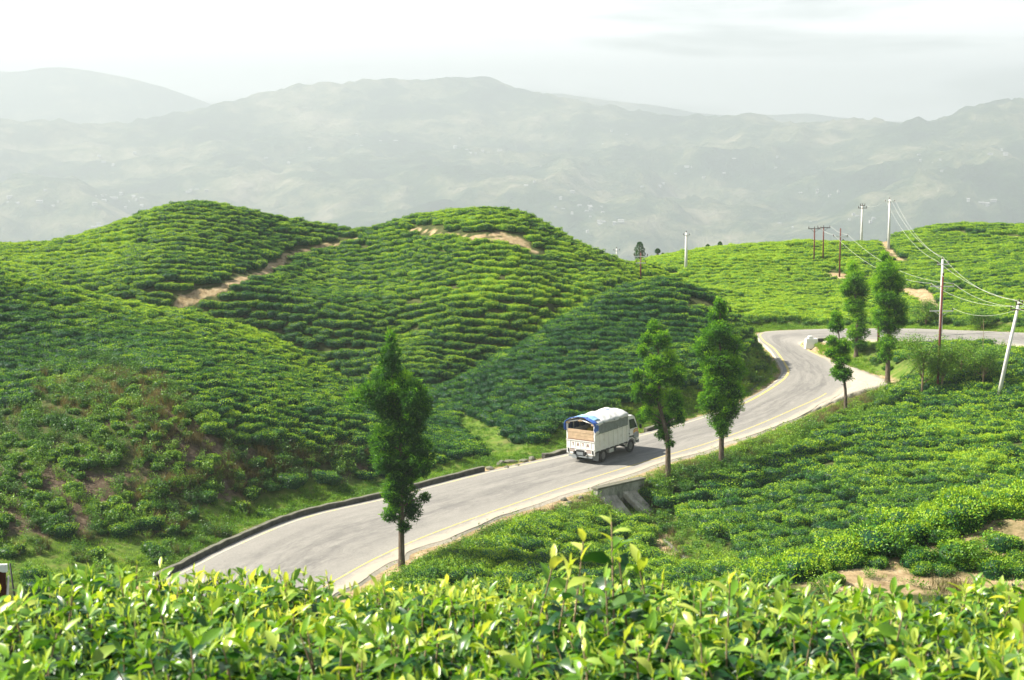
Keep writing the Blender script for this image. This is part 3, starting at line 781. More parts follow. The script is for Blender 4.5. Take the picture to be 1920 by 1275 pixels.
def cushion(seed, rx, ry, rz, n_, L_, W_, tilt=(0.15, 0.75), flat=0.65, low=-0.35, core=True, coreS=0.86):
    """a plucked tea bush: flat-topped cushion of leaves on a twiggy core. returns V, F, leaf"""
    rg = np.random.default_rng(seed)
    d = unit(rg.normal(size=(int(n_ * 1.8), 3))); d = d[d[:, 2] > low][:n_]
    def shape(d, s=1.0):
        r = lump(d, 1.0, seed) * s
        z = np.sign(d[:, 2]) * np.abs(d[:, 2]) ** flat
        h_ = np.sqrt(np.maximum(0, 1 - np.abs(d[:, 2]) ** 3.0)) / (np.hypot(d[:, 0], d[:, 1]) + 1e-6)
        return np.stack([d[:, 0] * h_ * rx * r, d[:, 1] * h_ * ry * r, z * rz * r + rz * 0.55], 1)
    p = shape(d, 1.0) * (1 + 0.06 * rg.normal(size=(len(d), 1)))
    nrm = unit(d + np.array([0, 0, 0.35]))
    t = rg.uniform(*tilt, len(d)); ax, sd = frame(nrm, rg, t)
    LL = L_ * rg.uniform(0.6, 1.3, len(d)); WW = W_ * rg.uniform(0.7, 1.2, len(d))
    V, F = leaf_quads(p - ax * (LL * 0.5)[:, None], ax, sd, LL, WW, 0.12)
    leaf = np.repeat(np.clip(rg.uniform(0, 1, len(d)) ** 1.3 * 0.75 + 0.55 * np.clip(nrm[:, 2] * 1.3 - 0.15, 0, 1) ** 1.5 - 0.08, 0, 1), 4)  # young flush on top, with lit top and shaded sides painted into the value
    if core:
        nu, nv = 14, 8
        th = np.linspace(0, 2 * np.pi, nu, endpoint=False); ph = np.linspace(-0.55, np.pi / 2, nv)
        dd = np.array([[math.cos(a) * math.cos(b), math.sin(a) * math.cos(b), math.sin(b)] for b in ph for a in th])
        CV = shape(unit(dd), coreS) ; b0 = len(V)
        CF = [(b0 + j * nu + i, b0 + j * nu + (i + 1) % nu, b0 + (j + 1) * nu + (i + 1) % nu, b0 + (j + 1) * nu + i) for j in range(nv - 1) for i in range(nu)]
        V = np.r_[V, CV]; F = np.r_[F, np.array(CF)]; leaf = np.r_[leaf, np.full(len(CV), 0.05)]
    return V, F, leaf
def blades(seed, n_, rad, L_, W_, lean=0.5):
    rg = np.random.default_rng(seed)
    a = rg.uniform(0, 6.283, n_); r = rad * np.sqrt(rg.uniform(0, 1, n_))
    p = np.stack([np.cos(a) * r, np.sin(a) * r, np.full(n_, -0.06)], 1)
    b = rg.uniform(0, 6.283, n_); ln = rg.uniform(0.1, 1, n_) * lean
    ax = unit(np.stack([np.cos(b) * ln, np.sin(b) * ln, np.ones(n_)], 1)); sd = unit(np.cross(ax, unit(rg.normal(size=(n_, 3)))))
    LL = L_ * rg.uniform(0.45, 1.2, n_); WW = W_ * rg.uniform(0.7, 1.3, n_)
    drop = np.stack([np.cos(b), np.sin(b), -0.6 * np.ones(n_)], 1) * (LL * ln * 0.35)[:, None]
    base1 = p - sd * (WW * 0.5)[:, None]; base2 = p + sd * (WW * 0.5)[:, None]
    m1 = p + ax * (LL * 0.6)[:, None]; t = p + ax * LL[:, None] + drop
    V = np.stack([base1, base2, m1 + sd * (WW * 0.35)[:, None], m1 - sd * (WW * 0.35)[:, None], t], 1).reshape(-1, 3)
    q = np.arange(n_)[:, None] * 5
    F1 = np.concatenate([q + 0, q + 1, q + 2, q + 3], 1); F2 = np.concatenate([q + 3, q + 2, q + 4, q + 4], 1)
    # second piece as a thin quad
    V = np.r_[V, t + sd * (WW * 0.05)[:, None]]; F2[:, 3] = F2[:, 2]; F2[:, 2] = len(q) * 5 + np.arange(n_)
    F = np.r_[F1, F2]
    lf = rg.uniform(0.1, 0.95, n_)
    return V, F, np.r_[np.repeat(lf, 5), lf]
def sprigs(seed, n_, rad, hgt, L_, W_, per=16):
    """wild leafy plant: several leaning stems with leaves"""
    rg = np.random.default_rng(seed); VV = []; FF_ = []; LF_ = []; b0 = 0
    for s in range(n_):
        a = rg.uniform(0, 6.283); r = rad * math.sqrt(rg.uniform()); le = rg.uniform(0, 0.5)
        base = np.array([math.cos(a) * r * 0.5, math.sin(a) * r * 0.5, 0]); top = base + np.array([math.cos(a) * le, math.sin(a) * le, 1]) * hgt * rg.uniform(0.5, 1.1)
        t = rg.uniform(0.15, 1.0, per)[:, None]
        p = base + (top - base) * t + rg.normal(size=(per, 3)) * 0.05
        az = rg.uniform(0, 6.283, per); el = rg.uniform(-0.2, 0.9, per)
        ax = np.stack([np.cos(az) * np.cos(el), np.sin(az) * np.cos(el), np.sin(el)], 1); sd = unit(np.cross(ax, rg.normal(size=(per, 3)) * 0.5 + [0, 0, 1.0]))
        LL = L_ * rg.uniform(0.6, 1.3, per); V, F = leaf_quads(p, ax, sd, LL, W_ * rg.uniform(0.7, 1.2, per), 0.1)
        VV.append(V); FF_.append(F + b0); LF_.append(np.repeat(rg.uniform(0.1, 1, per) * (0.4 + 0.6 * t[:, 0]), 4)); b0 += len(V)
    return np.concatenate(VV), np.concatenate(FF_), np.concatenate(LF_)

def scatter(name, mats, protos, pts, rot, scl, tint, vid, lean=0.09):
    """ONE object of uncountable planting: prototypes and points live in the same mesh, a node tree instances them"""
    VV = []; FF_ = []; at_ = {k_: [] for k_ in ('isp', 'vid', 'rotx', 'roty', 'rotz', 'scl', 'tintp', 'leaf')}; b0 = 0; mi = []
    for k_, (V, F, lf) in enumerate(protos):
        n_ = len(V); VV.append(V); FF_.append(F + b0); b0 += n_
        mi += [k_ if len(mats) > 1 else 0] * len(F)
        for a_, v_ in (('isp', 1.0), ('vid', float(k_)), ('rotx', 0), ('roty', 0), ('rotz', 0), ('scl', 1), ('tintp', 0)): at_[a_].append(np.full(n_, v_))
        at_['leaf'].append(lf)
    n_ = len(pts); VV.append(pts)
    rg = np.random.default_rng(n_)
    for a_, v_ in (('isp', np.zeros(n_)), ('vid', vid), ('rotx', rg.normal(0, lean, n_)), ('roty', rg.normal(0, lean, n_)), ('rotz', rot), ('scl', scl), ('tintp', tint), ('leaf', np.zeros(n_))): at_[a_].append(v_)
    V = np.concatenate(VV); F = np.concatenate(FF_)
    me = mesh_np(name, V, F, attrs={k_: ('POINT', np.concatenate(v_)) for k_, v_ in at_.items()})
    me.polygons.foreach_set('material_index', mi)
    o = link(name, me, mats)
    ng = bpy.data.node_groups.new('planting', 'GeometryNodeTree')
    ng.interface.new_socket('Geometry', in_out='INPUT', socket_type='NodeSocketGeometry')
    ng.interface.new_socket('Geometry', in_out='OUTPUT', socket_type='NodeSocketGeometry')
    N = ng.nodes; L = ng.links
    gi = N.new('NodeGroupInput'); go = N.new('NodeGroupOutput')
    def A(nm):
        a = N.new('GeometryNodeInputNamedAttribute'); a.data_type = 'FLOAT'; a.inputs['Name'].default_value = nm; return a.outputs['Attribute']
    def cmp_(s, v):
        c = N.new('FunctionNodeCompare'); c.data_type = 'FLOAT'; c.operation = 'EQUAL'; L.new(s, c.inputs[0]); c.inputs[1].default_value = v; c.inputs['Epsilon'].default_value = 0.1; return c.outputs[0]
    def sep(g, sel):
        s = N.new('GeometryNodeSeparateGeometry'); s.domain = 'POINT'; L.new(g, s.inputs[0]); L.new(sel, s.inputs[1]); return s.outputs
    sp = sep(gi.outputs[0], cmp_(A('isp'), 1.0))
    jn = N.new('GeometryNodeJoinGeometry')
    cb = N.new('ShaderNodeCombineXYZ')
    for i_, a_ in enumerate(('rotx', 'roty', 'rotz')): L.new(A(a_), cb.inputs[i_])
    scs = A('scl')
    for k_ in range(len(protos)):
        pr = sep(sp[0], cmp_(A('vid'), float(k_))); pt = sep(sp[1], cmp_(A('vid'), float(k_)))
        ip = N.new('GeometryNodeInstanceOnPoints')
        L.new(pt[0], ip.inputs['Points']); L.new(pr[0], ip.inputs['Instance'])
        L.new(cb.outputs[0], ip.inputs['Rotation']); L.new(scs, ip.inputs['Scale'])
        st = N.new('GeometryNodeStoreNamedAttribute'); st.data_type = 'FLOAT'; st.domain = 'INSTANCE'; st.inputs['Name'].default_value = 'tint'
        L.new(ip.outputs[0], st.inputs['Geometry']); L.new(A('tintp'), st.inputs['Value'])
        L.new(st.outputs[0], jn.inputs[0])
    L.new(jn.outputs[0], go.inputs[0])
    md = o.modifiers.new('planting', 'NODES'); md.node_group = ng
    return tag(o, kind='stuff')

def visible(x, y, z, tol=0.35, m_=56):
    v = np.ones(len(x), bool)
    for t in np.linspace(0.06, 0.985, m_):
        v &= (z * t + tol * (0.3 + t)) > H(x * t, y * t)
    return v
# ---- rows of tea along the slopes
cols_x = np.arange(-92, 96, 0.34)
yy = np.arange(76, 216, 0.12)
XX, YY = np.meshgrid(cols_x, yy)
ZZ = H(XX.ravel(), YY.ravel()).reshape(XX.shape)
PH = YY + 1.15 * (ZZ + 20) + 1.6 * vnoise(XX / 11.0, YY / 14.0, 77) + 0.28 * vnoise(XX / 3.3, YY / 4.1, 78) + 0.10 * XX
_ml = (RL + RR)[:14 * 11] / 2
LEFT = XX < np.interp(YY, _ml[:, 1], _ml[:, 0])
PH = np.where((PH < 141) & LEFT, PH * (1.65 / 1.4), 141 * (1.65 / 1.4) + (PH - 141))
PH = np.where(~LEFT & (YY < 140), PH * (1.65 / 2.0), PH)
ROW = 1.65
kk = np.floor(PH / ROW)
cr_ = (kk[1:] != kk[:-1])
jj, ii = np.nonzero(cr_)
rx_, ry_, rk_ = XX[jj, ii], YY[jj, ii], kk[jj + 1, ii]
o_ = np.lexsort((rx_, rk_)); rx_, ry_, rk_ = rx_[o_], ry_[o_], rk_[o_]
keep = []; last = {}; trg = random.Random(3)
for i in range(len(rx_)):
    k_ = rk_[i]
    q = last.get(k_)
    if q is None or abs(rx_[i] - q[0]) + abs(ry_[i] - q[1]) * 0.6 > q[2] or rx_[i] < q[0]:
        if q is not None or trg.random() < 0.5:
            keep.append(i)
        last[k_] = (rx_[i], ry_[i], trg.uniform(0.60, 0.88) * (1.4 if (ry_[i] < 132 and rx_[i] > np.interp(ry_[i], _ml[:, 1], _ml[:, 0])) else 1.0))
tx, ty = rx_[keep], ry_[keep]
tx = tx + rng.normal(0, 0.10, len(tx)); ty = ty + rng.normal(0, 0.09, len(ty))
tz = H(tx, ty)
def rowdir(x, y, e=0.4):
    f = lambda a, b: b + 1.15 * (H(a, b) + 20) + 1.6 * vnoise(a / 11.0, b / 14.0, 77) + 0.10 * a
    gx_ = f(x + e, y) - f(x - e, y); gy_ = f(x, y + e) - f(x, y - e)
    return np.arctan2(-gx_, gy_)
# keep clear of road, grass, paths
d_, _ = pave_near(tx, ty)
ok = d_ > 2.6
ok &= ~((d_ < 3.95) & (tx > np.interp(ty, _ml[:, 1], _ml[:, 0])) & (ty > 100) & (ty < 128))
for p in (G_BANK, G_DRAIN, G_VERGE, G_BEND): ok &= ~in_poly(tx, ty, p)
ok &= ~(in_poly(tx, ty, G_SCRUB) & (vnoise(tx / 5, ty / 5, 12) < 0.45))
for ln, wd in PATHS: ok &= seg_dist(tx, ty, ln) > wd + 0.45
ok &= rng.uniform(size=len(tx)) > 0.025
ok &= fbm(tx / 3.1, ty / 3.1, 2, 51) < 0.74          # dead patches
ok &= np.abs(tx) < 0.40 * ty + 8
tx, ty, tz = tx[ok], ty[ok], tz[ok]
ok = visible(tx, ty, tz + 1.0, 1.2)
tx, ty, tz = tx[ok], ty[ok], tz[ok]
# plot tint: young flush, plus sunlit crests, shaded flanks and tree shadow painted in
def plot_tone(x, y):
    g = lambda cx, cy, rx, ry: np.exp(-(((x - cx) / rx) ** 2 + ((y - cy) / ry) ** 2))
    f = np.full(len(x), 0.02)
    right = ss(-4, 4, x - 12 - (y - 150) * 0.05) * ss(140, 152, y)
    f += 0.30 * right * (1 - 0.5 * ss(34, 48, x))
    f += 0.30 * g(-0.5, 146, 13, 10) - 0.14 * g(-19.5, 145, 9, 10) + 0.22 * g(-40, 160, 12, 12) - 0.10 * g(-27, 151, 7, 9)
    nl = (y < 131) & (x < -8)
    f += np.where(nl, -0.13 + 0.24 * ss(116, 126, y) * ss(-50, -38, x) + 0.18 * g(-15, 110, 9, 8) - 0.12 * g(-34, 112, 9, 8), 0)
    h3 = (y < 146) & (x > -7) & (x < 18) & (y > 104)
    f += np.where(h3, -0.17, 0)
    f += -0.10 * g(12.5, 96, 9, 6) + 0.05 * g(28, 103, 8, 8)
    return f
ttint = plot_tone(tx, ty) + rng.normal(0, 0.10, len(tx))
tsc = rng.uniform(0.85, 1.15, len(tx)) * np.where((ty < 132) & (tx > np.interp(ty, _ml[:, 1], _ml[:, 0])), 1.18, 1.0); trot = rowdir(tx, ty) + rng.normal(0, 0.12, len(tx)) + math.pi * rng.integers(0, 2, len(tx)); tvid = rng.integers(0, 4, len(tx)).astype(float)
print('TEA', len(tx))
# individuals: the nearest visible ones
vis = visible(tx, ty, tz + 0.7, 0.0) & (np.abs(tx) < 0.315 * ty) 
scrn = 1.0 / ty
cand = np.nonzero(vis)[0]; cand = cand[np.argsort(ty[cand] + 0 * tx[cand])]
N_HEDGE = 46
ind = cand[:300 - N_HEDGE - 24]
rest = np.ones(len(tx), bool); rest[ind] = False
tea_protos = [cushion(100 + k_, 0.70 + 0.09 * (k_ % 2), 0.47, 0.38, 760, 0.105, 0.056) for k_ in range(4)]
PT = np.stack([tx, ty, tz - 0.03], 1)
# the tea of our own slope, below and beside the near bushes
qx, qy = np.meshgrid(np.arange(-36, 40, 1.15), np.arange(0.8, 64, 1.3))
qx = qx.ravel() + rng.normal(0, 0.15, qx.size); qy = qy.ravel() + rng.normal(0, 0.12, qy.size)
okq = (np.abs(qx) < 0.45 * qy + 9) & ((qy > 6.2) | (np.abs(qx) > 0.36 * qy + 1.7)) & ~in_poly(qx, qy, G_SPUR) & ~((qx > 5) & (qy > 36))
qx, qy = qx[okq], qy[okq]; qn = len(qx); QP = np.stack([qx, qy, H(qx, qy) - 0.03], 1)
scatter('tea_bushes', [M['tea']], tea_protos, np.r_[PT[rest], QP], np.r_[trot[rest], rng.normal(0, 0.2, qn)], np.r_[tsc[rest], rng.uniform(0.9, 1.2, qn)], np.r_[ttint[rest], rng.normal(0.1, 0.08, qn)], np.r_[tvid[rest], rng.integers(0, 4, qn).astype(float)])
M['tea_ind'] = foliage('tea_leaf_single', (0.009, 0.056, 0.022), (0.076, 0.235, 0.017), (0.360, 0.520, 0.026), 0.30, 0.50, 0.3, tint_src='OBJECT')
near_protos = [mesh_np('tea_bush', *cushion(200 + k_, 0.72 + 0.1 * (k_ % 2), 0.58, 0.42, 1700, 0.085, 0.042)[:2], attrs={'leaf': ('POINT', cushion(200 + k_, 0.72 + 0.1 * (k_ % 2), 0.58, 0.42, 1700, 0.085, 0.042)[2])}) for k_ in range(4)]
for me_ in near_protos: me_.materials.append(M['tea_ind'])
def add_bush(x, y, z, s, r, t, lab, grp, me_=None):
    o = bpy.data.objects.new('tea_bush', me_ or near_protos[int(r * 7) % 4]); col.objects.link(o)
    o.location = (x, y, z); o.rotation_euler = (trg.gauss(0, 0.1), trg.gauss(0, 0.1), r); o.scale = (s, s, s * trg.uniform(0.9, 1.15)); o['tint'] = float(t)
    return tag(o, lab, 'tea bush', grp)
mid_y = 100.0
for i in ind:
    if tx[i] < 1.15 * (ty[i] - 108) + 6 and tx[i] < 0:
        lab, grp = 'dark green rounded tea bush on the steep slope above the left kerb of the road', 'tea bushes above the road'
    elif tx[i] < 9.5:
        lab, grp = 'low round tea bush below the road embankment before the concrete headwall', 'tea bushes below the headwall'
    else:
        lab, grp = 'round green tea bush in the plantation field below the bend of the road', 'tea bushes in the field below the bend'
    add_bush(tx[i], ty[i], tz[i] - 0.03, tsc[i], trot[i], ttint[i], lab, grp)
# clipped hedge row on the near spur
hp = [(1452, 1085), (1500, 1075), (1560, 1050), (1630, 1025), (1700, 1003), (1800, 975), (1920, 948), (2060, 928), (2150, 918)]
hpl = resample(catmull([hit(a_, b_ + 5, y0=25, y1=62) for a_, b_ in hp], 6), 0.60)
for j, q in enumerate(hpl):
    for rrow in (0, 1):
        if rrow and trg.random() < 0.35: continue
        x = q[0] + trg.gauss(0, 0.12); y = q[1] + (0.75 if rrow else -0.25) + trg.gauss(0, 0.12)
        add_bush(x, y, h1(x, y) - 0.05, trg.uniform(0.72, 1.2), trg.uniform(0, 6), 0.16 + trg.gauss(0, 0.04), 'bright green tea bush in the clipped row along the crest above the bare soil bank', 'tea hedge above the soil bank')
# a few sunny bushes growing out of the bare bank
for (px, py) in [(1700, 1030), (1745, 1045), (1790, 1040), (1810, 1065), (1880, 1025), (1905, 1050), (1770, 1010), (1850, 1060), (1730, 1075), (1590, 1062), (1900, 1075), (1640, 1062), (1720, 1060), (1765, 1075), (1820, 1030), (1870, 1080)]:
    q = hit(px, py, y0=25, y1=60)
    add_bush(q[0], q[1], q[2] - 0.1, trg.uniform(0.4, 0.75), trg.uniform(0, 6), 0.10 + trg.gauss(0, 0.05), 'straggling tea bush rooted in the bare soil bank below the clipped row', 'tea bushes on the soil bank')

# ---- grass and undergrowth
def fill(polys, dens, cond=None, seed=0, clear=0.25, y0=70):
    rg = np.random.default_rng(seed); out = []
    for p in polys:
        p = np.array(p)[:, :2]; a, b = p.min(0), p.max(0); n_ = int((b - a).prod() * dens)
        q = rg.uniform(a, b, (n_, 2)); out.append(q[in_poly(q[:, 0], q[:, 1], p)])
    q = np.concatenate(out)
    d, _ = pave_near(q[:, 0], q[:, 1]); ok = (d > clear)
    if cond is not None: ok &= cond(q[:, 0], q[:, 1])
    q = q[ok]; z = H(q[:, 0], q[:, 1]); v = visible(q[:, 0], q[:, 1], z + 0.5, 0.8)
    return np.stack([q[v, 0], q[v, 1], z[v] - 0.01], 1)
def along_edge(side, o0, o1, n_, seed, i0=0, i1=None, tanh_=False):
    rg = np.random.default_rng(seed); i1 = i1 or NR
    t = rg.uniform(i0, i1 - 1.01, n_); i = t.astype(int); f = (t - i)[:, None]
    A_ = RL if side == 'L' else RR; B_ = RR if side == 'L' else RL
    e = A_[i] * (1 - f) + A_[i + 1] * f; dr = unit(A_[i] - B_[i]); e = e + dr * rg.uniform(o0, o1, n_)[:, None]
    e[:, 2] = H(e[:, 0], e[:, 1]) - 0.01
    d, _ = pave_near(e[:, 0], e[:, 1])
    e = e[(d > o0 * 0.7)]
    return e[(np.abs(e[:, 0]) < 0.4 * e[:, 1] + 8)]
gpts = np.concatenate([fill([G_BANK, G_DRAIN, G_VERGE, G_BEND], 7, seed=1), fill([G_SCRUB], 3.0, seed=2),
                       along_edge('L', 0.45, 3.2, 6500, 3), along_edge('R', 0.75, 3.0, 6500, 4), along_edge('R', 0.75, 4.6, 4200, 41, 14 * 7, 14 * 11)])
print('GRASS', len(gpts))
gt = fbm(gpts[:, 0] / 3, gpts[:, 1] / 3, 3, 61) * 0.25
bank = in_poly(gpts[:, 0], gpts[:, 1], G_BANK)
gt += np.where(bank, 0.06, 0.18)
rg = np.random.default_rng(9)
g_small = [blades(1, 60, 0.30, 0.17, 0.018, 0.9), blades(2, 50, 0.28, 0.24, 0.016, 0.7), sprigs(3, 9, 0.3, 0.2, 0.07, 0.045, 7)]
scatter('grass', [M['grass']], g_small, gpts, rg.uniform(0, 6.28, len(gpts)), rg.uniform(0.6, 1.25, len(gpts)), gt, rg.integers(0, 3, len(gpts)).astype(float))
# wild scrub on the cut slope and verges
sp_ = fill([G_SCRUB], 2.7, seed=5)
sp2 = np.concatenate([fill([G_VERGE], 0.8, seed=6, clear=1.5), fill([G_DRAIN], 1.2, seed=7, clear=1.6), along_edge('L', 2.6, 4.4, 420, 8, 14 * 7), along_edge('R', 2.0, 4.2, 1300, 10, 0, 14 * 9), along_edge('R', 2.4, 4.0, 260, 12, 14 * 9)])
bendbank = fill([hl([(1395, 640), (1424, 640), (1456, 680), (1455, 705), (1425, 728), (1390, 745), (1375, 720), (1405, 690)], y0=110)], 3.0, seed=14, clear=1.0)
scarp = hl([(250, 945), (330, 925), (430, 903), (540, 880), (640, 866), (710, 862), (700, 845), (600, 850), (480, 865), (380, 885), (260, 915)], y0=70)
mead = fill([[q for q in G_BANK]], 0.9, lambda x, y: (x < -14) & (fbm(x / 3, y / 3, 2, 90) > -0.15), seed=91, clear=0.8)
sv = np.concatenate([sp_, sp2, bendbank, mead, fill([scarp], 4.0, seed=92), fill([G_SPUR], 0.45, seed=23, y0=20)])
svid = np.random.default_rng(4).choice([0.0, 1.0, 2.0], len(sv), p=[0.42, 0.38, 0.20])
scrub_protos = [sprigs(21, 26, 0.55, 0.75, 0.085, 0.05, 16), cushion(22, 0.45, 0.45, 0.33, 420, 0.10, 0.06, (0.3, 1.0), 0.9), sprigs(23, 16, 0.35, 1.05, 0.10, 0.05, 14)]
st_ = fbm(sv[:, 0] / 3, sv[:, 1] / 3, 3, 71) * 0.40 - np.where(in_poly(sv[:, 0], sv[:, 1], G_SCRUB), 0.16, 0.0)
scatter('undergrowth', [M['scrub']], scrub_protos, sv, rg.uniform(0, 6.28, len(sv)), rg.uniform(0.5, 1.15, len(sv)), st_, svid)
def dryc(x, y): return fbm(x / 3.6, y / 3.6, 3, 33) > -0.08
dp = np.concatenate([fill([scarp], 14.0, seed=93), mead[::2], fill([G_DRAIN], 0.8, seed=94, clear=1.2), fill([G_SCRUB], 3.2, dryc, seed=15), along_edge('R', 1.6, 3.4, 700, 16, 14 * 3, 14 * 11), bendbank[::3], fill([G_SPUR], 1.6, lambda x, y: fbm(x / 2, y / 2, 3, 5) > 0.1, seed=18, y0=20)])
scatter('dry_grass', [M['dry']], [blades(31, 80, 0.28, 0.62, 0.014, 0.8), blades(32, 90, 0.2, 0.85, 0.012, 0.55)], dp, rg.uniform(0, 6.28, len(dp)), rg.uniform(0.6, 1.2, len(dp)), fbm(dp[:, 0] / 2, dp[:, 1] / 2, 2, 3) * 0.3, rg.integers(0, 2, len(dp)).astype(float))
sg = fill([G_SPUR], 2.5, lambda x, y: fbm(x / 1.6, y / 1.6, 3, 25) > -0.4, seed=19, y0=20)
scatter('grass', [M['grass']], g_small, sg, rg.uniform(0, 6.28, len(sg)), rg.uniform(0.5, 1.0, len(sg)), np.full(len(sg), 0.05), rg.integers(0, 3, len(sg)).astype(float))
# ================================================================ TREES
def column_tree(name, base_px, Y, clumps, label, seed, lean=(0, 0), base_r=0.16, n_per=1.0, tint=0.0, sparse=None, top=None, fat=0.94):
    rg = np.random.default_rng(seed)
    b = hit(*base_px, y0=70); Yb = b[1]; s = 3000.0 / Yb
    root = empty(name, (b[0], b[1], b[2] - 0.05))
    tag(root, label, 'tree', 'columnar trees along the road')
    C_ = []
    for c in clumps:
        px, py, rx, ry = c[:4]
        p = P(px, py, Yb) - b
        r = (rx + ry * 0.35) / 1.35 / s
        dy = rg.uniform(-0.55, 0.55) * max(0.35, 1.1 - 0.0 * rx) * min(1.3, abs(rx) / 22)
        C_.append((p[0] * (1 + dy / Yb), dy, p[2], rx / s * fat, rx / s * fat * 0.96, ry / s * fat * 0.95))
    # far-side clumps so the crown is full all round
    for (x, y, z, a, b_, c) in list(C_):
        if rg.random() < 0.3: C_.append((x + rg.uniform(-0.3, 0.3), -y + rg.uniform(-0.6, 0.6), z + rg.uniform(-0.4, 0.4), a * 0.9, b_ * 0.9, c * 0.9))
    topz = max(c[2] + c[5] * 0.6 for c in C_)
    zs = sorted(C_, key=lambda c: c[2])
    def axis_at(z):
        wsum = 0; xs = 0
        for c in zs:
            w_ = math.exp(-((c[2] - z) / 0.9) ** 2) * c[3]; wsum += w_; xs += w_ * c[0]
        f = min(1, max(0, z / topz)); x = xs / wsum if wsum > 1e-6 else 0
        k_ = ss(0.15, 0.5, np.array([f]))[0]
        return Vector((x * k_ * 0.8 + lean[0] * f, lean[1] * f, z))
    t = MB()
    pts = [Vector((0, 0, -0.25)), Vector((0, 0, 0.12))] + [axis_at(z) for z in np.linspace(0.6, topz, 12)]
    rr = [base_r * 1.7, base_r * 1.25] + [base_r * (1 - 0.88 * (i / 11)) for i in range(12)]
    t.tube(pts, rr, 9)
    for c in C_:
        z0 = max(0.5, c[2] - 0.55); a = axis_at(z0)
        t.tube([a, (a + Vector(c[:3])) / 2 + Vector((0, 0, 0.12)), Vector(c[:3])], [base_r * 0.3, base_r * 0.2, 0.015], 5)
    for _ in range(6):
        z = rg.uniform(0.8, 0.4 * topz); a = axis_at(z); q = rg.uniform(0, 6.28)
        t.tube([a, a + Vector((math.cos(q) * 0.3, math.sin(q) * 0.3, 0.08))], [0.03, 0.012], 5)
    tr = t.build('trunk', M['bark'], root)
    VV = []; FF_ = []; LF_ = []; b0 = 0
    for ci, (x, y, z, a, b_, c) in enumerate(C_):
        area = 4 * math.pi * ((a * b_) ** 1.6 / 3 + 2 * (a * c) ** 1.6 / 3) ** (1 / 1.6)
        sp_ = 1.0
        if sparse and ci in sparse: sp_ = 0.45
        n_ = int(area * 300 * n_per * sp_)
        d = unit(rg.normal(size=(n_, 3)))
        sh = 1 + 0.22 * np.sin(d[:, 0] * 5 + ci) * np.sin(d[:, 2] * 6 + ci * 2) + 0.18 * np.sin(d[:, 1] * 9 + d[:, 2] * 7 + ci) + 0.10 * np.sin(d[:, 0] * 15 + ci) * np.sin(d[:, 2] * 13)
        rad = (rg.uniform(0.45, 1.0, n_) ** 0.4) * sh
        p = np.stack([x + d[:, 0] * a * rad, y + d[:, 1] * b_ * rad, z + d[:, 2] * c * rad], 1)
        nrm = unit(d + np.array([0, 0, 0.25]) + 0.35 * rg.normal(size=(n_, 3)))
        ax, sd = frame(nrm, rg, rg.uniform(0.3, 0.95, n_))
        LL = rg.uniform(0.09, 0.26, n_); V, F = leaf_quads(p - ax * (LL * 0.4)[:, None], ax, sd, LL, rg.uniform(0.028, 0.06, n_), 0.1)
        VV.append(V); FF_.append(F + b0); b0 += len(V)
        LF_.append(np.repeat(np.clip(rg.uniform(0.0, 1.0, n_) * 0.5 + 0.8 * (rad - 0.85) + 0.30 * d[:, 2] + rg.normal(0.0, 0.10), 0, 1), 4))  # clump shading painted in: lighter tops and young outer growth, darker insides
        # inner mass
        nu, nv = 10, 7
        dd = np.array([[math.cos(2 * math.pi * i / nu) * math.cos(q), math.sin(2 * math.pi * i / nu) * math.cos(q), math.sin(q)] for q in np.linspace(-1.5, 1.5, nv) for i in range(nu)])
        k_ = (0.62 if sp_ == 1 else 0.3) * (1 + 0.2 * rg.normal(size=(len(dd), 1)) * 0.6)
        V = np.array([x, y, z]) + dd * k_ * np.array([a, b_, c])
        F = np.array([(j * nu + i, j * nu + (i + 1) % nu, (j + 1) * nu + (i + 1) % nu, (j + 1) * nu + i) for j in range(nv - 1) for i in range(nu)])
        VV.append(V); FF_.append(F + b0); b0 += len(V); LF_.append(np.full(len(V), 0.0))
    me = mesh_np('crown', np.concatenate(VV), np.concatenate(FF_), attrs={'leaf': ('POINT', np.concatenate(LF_))})
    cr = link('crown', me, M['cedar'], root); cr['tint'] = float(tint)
    return root
column_tree('columnar_tree', (753, 1064), 81, [(734, 636, 11, 22), (733, 668, 21, 32), (728, 705, 30, 34), (752, 728, 34, 36), (776, 742, 28, 36), (715, 742, 28, 34), (668, 748, 22, 24), (690, 738, 20, 22), (742, 772, 36, 34), (782, 768, 24, 30), (768, 800, 32, 30), (720, 826, 30, 34), (784, 846, 34, 36), (752, 868, 42, 30), (716, 862, 25, 26), (790, 880, 18, 20), (746, 898, 24, 22), (764, 890, 20, 22), (752, 922, 30, 26), (735, 925, 20, 22), (734, 958, 18, 18), (768, 958, 24, 26), (796, 930, 12, 10), (758, 984, 14, 14)],
            'tall dark shaggy tree standing alone between the road and the near tea leaves', 3, base_r=0.17, n_per=1.0, tint=-0.05, sparse=(6, 7, 14))
column_tree('columnar_tree', (1252, 908), 100, [(1228, 613, 16, 17), (1214, 636, 14, 18), (1240, 640, 21, 20), (1204, 655, 12, 15), (1225, 676, 22, 18), (1255, 672, 17, 22), (1236, 702, 32, 22), (1192, 700, 14, 14), (1198, 732, 15, 25), (1268, 706, 18, 28), (1226, 740, 22, 28), (1262, 750, 22, 30), (1214, 772, 15, 18), (1246, 790, 25, 25), (1276, 780, 12, 22), (1246, 815, 19, 15), (1256, 830, 12, 9)],
            'open lumpy tree of separate leaf clumps with a bare trunk beside the small truck', 5, base_r=0.19, n_per=1.0, tint=0.20, fat=0.84)
